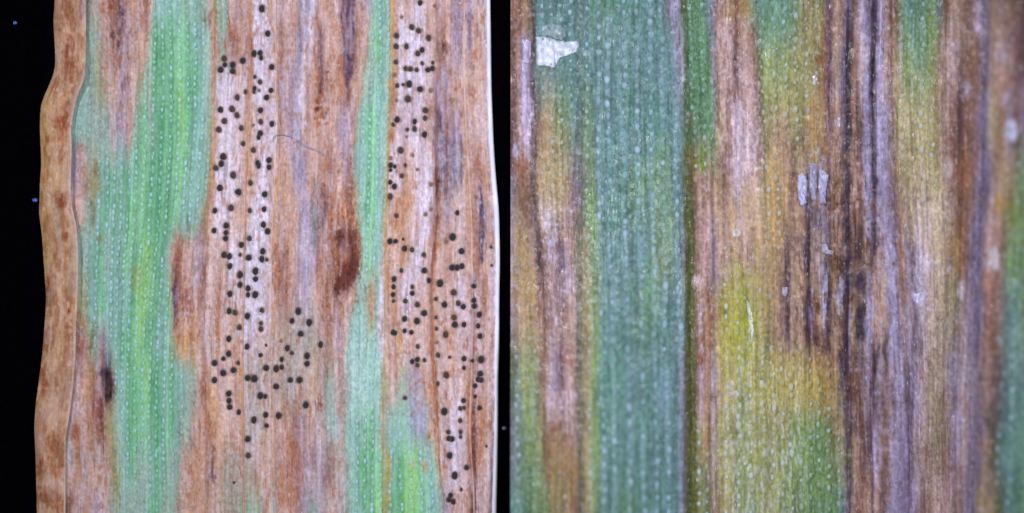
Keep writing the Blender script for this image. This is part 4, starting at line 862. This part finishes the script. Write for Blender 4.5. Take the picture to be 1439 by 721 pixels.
for x, y, rx, ry, c, o_ in ((94, 75, 5, 14, (126, 64, 42), .75), (98, 82, 5, 20, (140, 78, 52), .6), (103, 88, 4, 22, (150, 88, 60), .6), (93, 10, 8, 12, (136, 76, 40), .7), (112, 20, 4, 20, (150, 130, 150), .5), (90, 30, 3, 20, (200, 176, 170), .5),
                            (98, 60, 3, 20, (200, 170, 170), .4), (85, 40, 6, 60, (176, 134, 106), .4), (92, 110, 3, 24, (140, 86, 60), .5), (96, 160, 7, 12, (134, 72, 46), .7), (88, 172, 10, 9, (140, 74, 44), .7), (96, 148, 4, 6, (130, 66, 40), .6), (77, 140, 3, 30, (150, 92, 66), .5),
                            (68, 197, 4, 5, (150, 92, 46), .7), (88, 185, 5, 20, (150, 84, 56), .5), (64, 245, 6, 14, (170, 116, 60), .5), (86, 282, 5.5, 9, (128, 62, 36), .85), (90, 285, 4, 6, (128, 62, 36), .7), (92, 332, 3.4, 6, (130, 66, 42), .8), (96, 352, 5, 12, (164, 96, 64), .6), (84, 315, 4, 22, (168, 150, 140), .5), (60, 280, 4, 20, (150, 100, 66), .5), (75, 250, 3, 30, (190, 160, 110), .4),
                            (70, 395, 6, 12, (148, 80, 44), .75), (66, 410, 5, 14, (140, 78, 46), .6), (72, 415, 3, 10, (130, 90, 90), .5), (78, 390, 4, 20, (160, 96, 60), .5), (97, 438, 2.6, 4, (140, 72, 40), .85), (80, 440, 10, 24, (206, 168, 136), .5), (98, 465, 4, 10, (140, 80, 54), .6), (96, 495, 5, 22, (140, 80, 52), .65), (66, 487, 5, 8, (150, 84, 50), .65), (62, 525, 6, 16, (146, 82, 56), .6), (92, 520, 4, 20, (150, 88, 60), .5), (70, 505, 8, 14, (200, 164, 132), .4),
                            (66, 548, 9, 10, (160, 92, 58), .6), (56, 598, 8, 16, (160, 86, 46), .75), (50, 575, 4, 14, (164, 100, 60), .6), (84, 600, 5, 16, (170, 110, 72), .5), (74, 628, 10, 14, (152, 82, 50), .7), (56, 655, 8, 14, (146, 78, 48), .7), (78, 660, 12, 12, (160, 92, 56), .6), (88, 640, 4, 24, (168, 110, 80), .5), (65, 700, 8, 14, (150, 84, 48), .7), (80, 700, 8, 16, (150, 82, 46), .7), (72, 570, 5, 24, (200, 164, 140), .5), (60, 625, 4, 14, (184, 130, 90), .5), (70, 680, 6, 10, (196, 156, 126), .5)):
    blob(CF, XX, YY, XX, x, y, rx, ry, c, o_, .55, .6, int(x * 3 + y))
fl = sstep(.52, .85, vn(U2 / 3, YY / 12, 38)) * (.4 + .6 * vn(U2 / 12, YY / 40, 138))
CF = mixc(CF, .45 * fl * sstep(.35, .7, vn(U2 / 20, YY / 60, 139)), (146, 82, 46))
fl = sstep(.5, .9, vn(U2 / 2, YY / 7, 238))
CF = mixc(CF, .35 * fl, (206, 184, 186))
fl = sstep(.55, .9, vn(U2 / 7, YY / 22, 338))
CF = mixc(CF, .22 * fl, (156, 100, 66))
CF = CF * (1 + (0.06 * sn(U2 / 1.8, YY / 60, 39) + 0.05 * sn(XX / 2.2, YY / 3, 41) + .04 * sn(XX / 5, YY / 6, 42))[..., None])
CF = mixc(CF, .5 * sstep(.5, .8, vn(U2 / 10 + .5 * sn(XX / 4, YY / 9, 347), YY / 28 + .45 * sn(XX / 3, YY / 6, 348), 345)), (138, 90, 64))
CF = mixc(CF, .42 * sstep(.5, .85, vn(U2 / 8 + .5 * sn(XX / 4, YY / 9, 349), YY / 40 + .35 * sn(XX / 3, YY / 6, 350), 346)), (206, 184, 180))
CF = (CF - 150) * 1.15 + 143
CF = mixc(CF, .4 * sstep(.5, .8, vn(U2 / 5, YY / 50, 49)) * sstep(180, 300, YY) * (1 - sstep(400, 480, YY)), (164, 152, 136))
# pale highlight painted on the lip at the free edge of the fold
CF = mixc(CF, .5 * np.exp(-((T - .98) / .035) ** 2), (214, 196, 196))
top = np.stack([XX, YY, ZZ], -1)
right = top[:, -1].copy(); right2 = right.copy(); right2[:, 2] -= 3.0; right2[:, 0] -= 1.0
left = top[:, 0].copy(); lowl = left.copy(); lowl[:, 2] = PLATE_Z + 1.0; lowl[:, 0] += 3
under = right2.copy(); under[:, 0] -= 14; under[:, 2] -= 1.5
V = np.concatenate([top.reshape(-1, 3), np.stack([right, right2, under, lowl, left], 1).reshape(-1, 3)])
Cr = np.stack([CF[:, -1], CF[:, -1], CF[:, -1], CF[:, 0], CF[:, 0]], 1).reshape(-1, 3)
Fc = np.concatenate([grid_faces(len(yf), nt_), grid_faces(len(yf), 5, len(yf) * nt_)])
o = mesh_obj('rolled_margin', V, Fc, M_FOLD, leaf1, np.concatenate([CF.reshape(-1, 3), Cr]))
o['label'] = 'rust-blotched tan edge rolled over onto the blade'

# stomata rows
rng = np.random.default_rng(7)
P_, S_, C_, B_ = [], [], [], []
for u0 in np.arange(104, 684, 11.3):
    yy = np.arange(-30, 750, 9.6) + rng.uniform(-6, 6)
    uu = u0 + 1.2 * sn(yy / 60, u0, 51)
    yy = yy + rng.uniform(-2.6, 2.6, len(yy)); uu = uu + rng.uniform(-.9, .9, len(yy))
    keep = rng.random(len(yy)) > .07
    yy, uu = yy[keep], uu[keep]
    xx = LEAF1.x_of(uu, yy)
    c = paint1(uu, xx, yy, False)
    g = green_mask(c)
    # in the dead strips only some stomata still show
    show = (g > .25) | (rng.random(len(g)) < .45)
    show &= xx > curve(FF, yy) + 3
    yy, uu, xx, c, g = yy[show], uu[show], xx[show], c[show], g[show]
    k = (.14 + .58 * g) * rng.uniform(.45, 1.15, len(g))
    B_.append(c)
    c = c * (1 - k[:, None]) + np.array((184, 214, 246)) * k[:, None]
    z = h1(uu, xx, yy)
    P_.append(np.stack([xx, yy, z + .1], -1))
    sc = rng.uniform(.8, 1.15, len(g)) * (.7 + .3 * g)
    S_.append(np.stack([2.0 * sc, -3.3 * sc * rng.uniform(.75, 1.25, len(g)), .55 * sc], -1))
    C_.append(c)
bead_field('stomata', np.concatenate(P_), np.concatenate(S_), np.concatenate(C_), np.concatenate(B_), M_BEAD1, leaf1)


# fruiting bodies, each a small dome with a pore
def pyc_mesh(seed):
    r = random.Random(seed)
    prof = ((0.0, 0.34), (0.16, 0.40), (0.30, 0.52), (0.66, 0.42), (0.94, 0.10), (1.04, -0.30))
    n = 9
    V = [(0, 0, prof[0][1])]
    ph = [r.uniform(0, 6.28) for _ in range(3)]
    for q, (rad, z) in enumerate(prof[1:]):
        for k in range(n):
            a = 2 * math.pi * k / n
            w = 1 + (0.07 * math.sin(2 * a + ph[0]) + 0.05 * math.sin(3 * a + ph[1])) * min(1, rad * 1.3)
            V.append((rad * w * math.cos(a), rad * w * math.sin(a), z + .03 * r.uniform(-1, 1)))
    F = []
    me = bpy.data.meshes.new('pycnidium')
    for k in range(n):
        F.append((0, 1 + k, 1 + (k + 1) % n))
        for q in range(4):
            a, b = 1 + q * n + k, 1 + q * n + (k + 1) % n
            F.append((a, a + n, b + n, b))
    me.from_pydata(V, [], F)
    for p_ in me.polygons:
        p_.use_smooth = True
    return me


def soft_rim(m, rim):
    nt = m.node_tree; N, L = nt.nodes, nt.links
    b = N['Principled BSDF']
    src = b.inputs['Base Color'].links[0].from_socket
    tc = next(n for n in N if n.type == 'TEX_COORD')
    sep = N.new('ShaderNodeVectorMath'); sep.operation = 'MULTIPLY'; sep.inputs[1].default_value = (1, 1, 0)
    L.new(tc.outputs['Object'], sep.inputs[0])
    ln = N.new('ShaderNodeVectorMath'); ln.operation = 'LENGTH'; L.new(sep.outputs[0], ln.inputs[0])
    mr = N.new('ShaderNodeMapRange'); mr.interpolation_type = 'SMOOTHSTEP'
    mr.inputs['From Min'].default_value = .55; mr.inputs['From Max'].default_value = 1.10
    L.new(ln.outputs['Value'], mr.inputs['Value'])
    mx = N.new('ShaderNodeMix'); mx.data_type = 'RGBA'
    L.new(mr.outputs['Result'], mx.inputs['Factor']); L.new(src, mx.inputs['A']); mx.inputs['B'].default_value = (*lin(rim), 1)
    L.new(mx.outputs['Result'], b.inputs['Base Color'])


for m_, rim in zip(M_PYC, ((118, 98, 92), (140, 114, 102), (176, 146, 132))):
    soft_rim(m_, rim)
variants = {}
for tone in range(3):
    for v in range(4):
        me = pyc_mesh(10 * tone + v)
        me.materials.append(M_PYC[tone])
        variants[tone, v] = me
for i, (x, y, r, tone) in enumerate(PYC):
    u = float(LEAF1.u_of(np.array([x]), np.array([y]))[0])
    par = strips1[-1][2]
    for a0, a1, so in strips1:
        if a0 <= u < a1:
            par = so
    o = bpy.data.objects.new('pycnidium', variants[int(tone), i % 4])
    col.objects.link(o)
    o.parent = par
    z = float(z1([x], [y])[0])
    wv = W(x, y, z + .2)
    o.location = tuple(wv[k] - leaf1.location[k] for k in range(3))
    rr = random.Random(i)
    rad = r * .97 * PX
    o.scale = (rad * rr.uniform(.9, 1.0), rad * rr.uniform(1.0, 1.22), rad * rr.uniform(.6, .85))

# ------------------------------------------------------------------ leaf 2
leaf2 = empty('blotched_leaf', W(1090, 360, PLATE_Z))
tag(leaf2, 'blotched leaf cut square, with a wide grey-green strip and purple-brown dead streaks', 'leaf', 'diseased leaf pieces')
S2 = [(717.5, 748, 'brown strip along the cut edge'), (748, 815, 'strip changing from grey-green to purple-brown with a white flake'),
      (815, 966, 'wide grey-green strip with rows of pale dots'), (966, 1005, 'narrow strip, green turning pinkish tan'),
      (1005, 1069, 'pinkish tan strip turning lime green'), (1069, 1192, 'lime to dark brown strip with lifted grey flakes'),
      (1192, 1228, 'dark purple-brown strip between two furrows'), (1228, 1256, 'lavender-grey fibrous strip'),
      (1256, 1322, 'green to straw yellow strip'), (1322, 1380, 'pinkish brown strip'), (1380, 1500, 'olive-brown strip with a green edge')]
for u0, u1, lb in S2:
    strip('blade_strip', LEAF2, h2, paint2, u0, u1, 1.45, M_LEAF2, leaf2, lb, 9.0)


def z2(x, y):
    x = np.asarray(x, float); y = np.asarray(y, float)
    return h2(LEAF2.u_of(x, y), x, y)


P_, S_, C_, B_ = [], [], [], []
rows2 = [(u, 17.5, 1.0) for u in (845, 860, 882, 902, 920, 934, 951)] + [(u, 16.0, .75) for u in (762, 775, 788, 802, 827)] + [(u, 17.0, .85) for u in (724, 740, 976, 990)] + \
        [(u, 16.0, .8) for u in np.arange(1016, 1190, 14.5)] + [(u, 17.0, .85) for u in (1266, 1281, 1296, 1310, 1400, 1416, 1432)]
for u0, per, s0 in rows2:
    yy = np.arange(-30, 750, per) + rng.uniform(-8, 8)
    uu = u0 + 1.6 * sn(yy / 60, u0, 151)
    yy = yy + rng.uniform(-3.5, 3.5, len(yy)); uu = uu + rng.uniform(-1.5, 1.5, len(yy))
    keep = rng.random(len(yy)) > .10
    yy, uu = yy[keep], uu[keep]
    xx = LEAF2.x_of(uu, yy)
    c = paint2(uu, xx, yy, False)
    g = sstep(-8, 16, c[..., 1] - 0.5 * c[..., 0] - 0.5 * c[..., 2])
    show = (g > .3)
    yy, uu, xx, c, g = yy[show], uu[show], xx[show], c[show], g[show]
    if not len(g):
        continue
    k = np.clip((.58 * g) * rng.uniform(.45, 1.25, len(g)) * (.7 + .6 * vn(xx / 60, yy / 60, 155)), 0, .8)
    B_.append(c)
    c = c * (1 - k[:, None]) + np.array((190, 212, 240)) * k[:, None]
    z = h2(uu, xx, yy)
    P_.append(np.stack([xx, yy, z + .1], -1))
    sc = rng.uniform(.75, 1.15, len(g)) * s0
    S_.append(np.stack([3.6 * sc, -5.0 * sc * rng.uniform(.7, 1.3, len(g)), .8 * sc], -1))
    C_.append(c)
bead_field('stomata', np.concatenate(P_), np.concatenate(S_), np.concatenate(C_), np.concatenate(B_), M_BEAD2, leaf2)

# tiny pale beads added to imitate glints on the second leaf
n = 4200
gx = rng.uniform(719, 1440, n); gy = rng.uniform(-10, 731, n)
dens = .25 + .75 * vn(gx / 40, gy / 60, 180) * (1 + (gx > 1060) * (gx < 1330))
ok = rng.random(n) < dens * .8
gx, gy = gx[ok], gy[ok]
gu = LEAF2.u_of(gx, gy)
gb = paint2(gu, gx, gy, False)
gc = gb * .5 + np.array((222, 220, 240)) * .5
gs = rng.uniform(.4, 1.05, len(gx)) ** 1.5
bead_field('glint_beads', np.stack([gx, gy, h2(gu, gx, gy) + .1], -1), np.stack([gs * .8, -gs * rng.uniform(1.2, 3.0, len(gx)), gs * .5], -1), gc, gb, M_BEAD2, leaf2)


# lifted flakes of epidermis
def flake(outline, c, lift, parent, seed, label=None, dome=.5, mat=None):
    pts = np.array(outline, float)
    # subdivide and roughen the outline
    P = []
    for a, b in zip(pts, np.roll(pts, -1, 0)):
        n = max(2, int(np.hypot(*(b - a)) / 2.5))
        for k in range(n):
            P.append(a + (b - a) * k / n)
    P = np.array(P)
    r = np.random.default_rng(seed)
    P = P + r.normal(0, .55, P.shape)
    cen = P.mean(0)
    rings = [1.0, .9, .78, .65, .5, .35, .2, .0]
    V, Cc = [], []
    m = len(P)
    for q, s in enumerate(rings):
        ring = cen + (P - cen) * s
        lift_ = lift * .5
        uu = LEAF2.u_of(ring[:, 0], ring[:, 1])
        z = h2(uu, ring[:, 0], ring[:, 1]) * .6 + .4 * float(z2([cen[0]], [cen[1]])[0])
        z = h2(uu, ring[:, 0], ring[:, 1]) * .7 + .3 * z + lift_ + dome * (1 - s * s) + .35 * sn(ring[:, 0] / 3, ring[:, 1] / 5, seed)
        V.append(np.column_stack([ring, z]))
        k = .74 + .30 * vn(ring[:, 0] / 2.2, ring[:, 1] / 5, seed + 1) + .14 * vn(ring[:, 0] / 1.5, ring[:, 1] / 20, seed + 2)
        lf = paint2(uu, ring[:, 0], ring[:, 1])
        e = np.interp(s, [.75, .9, 1.0], [1.0, .8, .3]) * np.clip(.75 + .5 * vn(ring[:, 0] / 4, ring[:, 1] / 4, seed + 3), 0, 1)
        Cc.append(np.array(c)[None] * k[:, None] * e[:, None] + lf * (1 - e[:, None]))
    skirt = V[0].copy(); skirt[:, 2] -= lift + 1.5
    V = [skirt] + V; Cc = [paint2(LEAF2.u_of(skirt[:, 0], skirt[:, 1]), skirt[:, 0], skirt[:, 1])] + Cc
    V = np.concatenate(V); Cc = np.concatenate(Cc)
    F = []
    for q in range(len(rings)):
        for k in range(m):
            a, b = q * m + k, q * m + (k + 1) % m
            F.append((a, b, b + m, a + m))
    area = sum(P[k][0] * P[(k + 1) % m][1] - P[(k + 1) % m][0] * P[k][1] for k in range(m))
    F = np.array(F)
    if area > 0:
        F = F[:, ::-1]
    o = mesh_obj('epidermis_flake', V, F, mat or M_FLAKE, parent, Cc)
    if label:
        o['label'] = label
    return o


strips2 = [c for c in leaf2.children if c.name.startswith('blade_strip')]


def par2(x, y):
    u = float(LEAF2.u_of(np.array([float(x)]), np.array([float(y)]))[0])
    for (a, b, _), s in zip(S2, sorted(strips2, key=lambda q: q.name)):
        if a <= u < b:
            return s
    return strips2[-1]


for pts, c, lift, lb in (
        ([(752, 52), (763, 51), (772, 52), (783, 57), (796, 58), (814, 57), (815, 64), (812, 72), (801, 77), (787, 82), (783, 89), (780, 96), (766, 93), (754, 93), (753, 74)], (228, 232, 255), 1.0, 'large bluish white flake on the grey-green strip'),
        ([(762, 36), (776, 33), (792, 38), (797, 52), (785, 56), (774, 51), (762, 50)], (150, 168, 176), .5, 'thin translucent grey film above the white flake'),
        ([(733, 55), (741, 54), (746, 58), (746, 80), (742, 90), (735, 88)], (190, 180, 214), .6, None),
        ([(1121, 246), (1127, 243), (1132, 247), (1135, 262), (1134, 284), (1129, 291), (1124, 288), (1120, 268)], (190, 190, 232), 1.8, None),
        ([(1138, 234), (1142, 227), (1147, 232), (1148, 255), (1147, 284), (1141, 283), (1137, 262)], (160, 156, 190), 1.4, None),
        ([(1151, 236), (1157, 238), (1164, 246), (1163, 258), (1160, 272), (1161, 287), (1153, 287), (1150, 262)], (178, 174, 212), 1.8, None),
        ([(1155, 344), (1162, 342), (1165, 350), (1172, 353), (1170, 358), (1162, 357), (1155, 356)], (170, 166, 186), 1.4, None),
        ([(1142, 108), (1146, 104), (1148, 112), (1146, 121), (1142, 119)], (222, 214, 234), .8, None),
        ([(1177, 164), (1181, 165), (1181, 178), (1176, 179)], (206, 200, 226), .8, None),
        ([(1049, 421), (1054, 424), (1057, 440), (1059, 455), (1060, 470), (1056, 480), (1055, 468), (1052, 448)], (206, 212, 198), .8, None),  # pale colour of this flake paints a white glint
        ([(1028, 322), (1038, 321), (1042, 327), (1038, 333), (1030, 333)], (214, 206, 206), .9, 'small whitish crumb of loose skin'),
        ([(1413, 170), (1420, 166), (1428, 170), (1429, 196), (1422, 200), (1414, 194)], (196, 194, 222), 1.0, None),
        ([(1389, 352), (1398, 345), (1404, 352), (1406, 372), (1398, 380), (1389, 374)], (206, 190, 198), 1.0, None),
        ([(1284, 413), (1294, 410), (1298, 418), (1292, 428), (1285, 424)], (204, 198, 230), .9, None),
        ([(1099, 404), (1106, 403), (1108, 412), (1104, 417), (1099, 414)], (168, 160, 186), .8, None)):
    ctr = np.mean(pts, 0)
    flake(pts, c, lift, par2(*ctr), int(ctr[0]), lb)


# ------------------------------------------------------------------ loose things: a fibre and dust
def tube(name, pts, r, mat):
    P = np.array(pts, float)
    # resample smoothly
    tt = np.linspace(0, len(P) - 1, 60)
    Q = np.stack([np.interp(tt, np.arange(len(P)), P[:, k]) for k in range(3)], -1)
    ker = np.array([1, 2, 3, 2, 1.]); ker /= ker.sum()
    for k in range(3):
        Q[:, k] = np.convolve(np.pad(Q[:, k], 2, mode='edge'), ker, 'valid')
    d = np.gradient(Q, axis=0); d /= np.linalg.norm(d, axis=1)[:, None]
    up = np.array([0, 0, 1.0])
    s = np.cross(d, up); s /= np.linalg.norm(s, axis=1)[:, None]
    nn = np.cross(s, d)
    seg = 7
    ang = np.linspace(0, 2 * np.pi, seg)
    rr = r * np.interp(tt, [0, 3, len(P) - 2, len(P) - 1], [1, 1, .8, .4])
    V = Q[:, None] + rr[:, None, None] * (s[:, None] * np.cos(ang)[None, :, None] + nn[:, None] * np.sin(ang)[None, :, None])
    return mesh_obj(name, V.reshape(-1, 3), grid_faces(len(Q), seg)[:, ::-1], mat)


fib = [(383, 199), (383.5, 195), (386, 191.5), (390, 189.5), (396, 189), (404, 190.5), (411, 193), (418, 197.5), (425, 203), (432, 207), (440, 209.5), (447, 212.5), (453, 216), (458, 221)]
fib3 = [(x, y, float(z1([x], [y])[0]) + 1.6) for x, y in fib]
o = tube('fibre', fib3, .5, M_FIBRE)
tag(o, 'fine curved blue fibre lying across the brown strip of the spotted leaf', 'fibre')


def speck(x, y, r, mat, label, seed, sx=1.0):
    import bmesh
    bm = bmesh.new()
    bmesh.ops.create_icosphere(bm, subdivisions=2, radius=1)
    rn = random.Random(seed)
    for v in bm.verts:
        k = 1 + .35 * rn.uniform(-1, 1)
        v.co = (v.co.x * k * r * PX * sx, v.co.y * k * r * PX, v.co.z * k * r * .6 * PX)
    me = bpy.data.meshes.new('dust_speck')
    bm.to_mesh(me); bm.free()
    me.materials.append(mat)
    o = bpy.data.objects.new('dust_speck', me)
    o.location = W(x, y, PLATE_Z + r * .5)
    col.objects.link(o)
    tag(o, label, 'dust', 'dust specks on the black plate')


speck(21, 32, 2.4, M_DUST, 'blue dust speck on the black plate well away from the leaf', 1)
speck(49, 281, 2.6, M_DUST, 'bright blue dust speck on the black plate close to the rolled leaf edge', 2, 1.5)
speck(708.5, 602, 2.4, M_DUST2, 'grey-violet dust speck on the black gap between the two leaves', 3)

scene.cycles.use_denoising = True
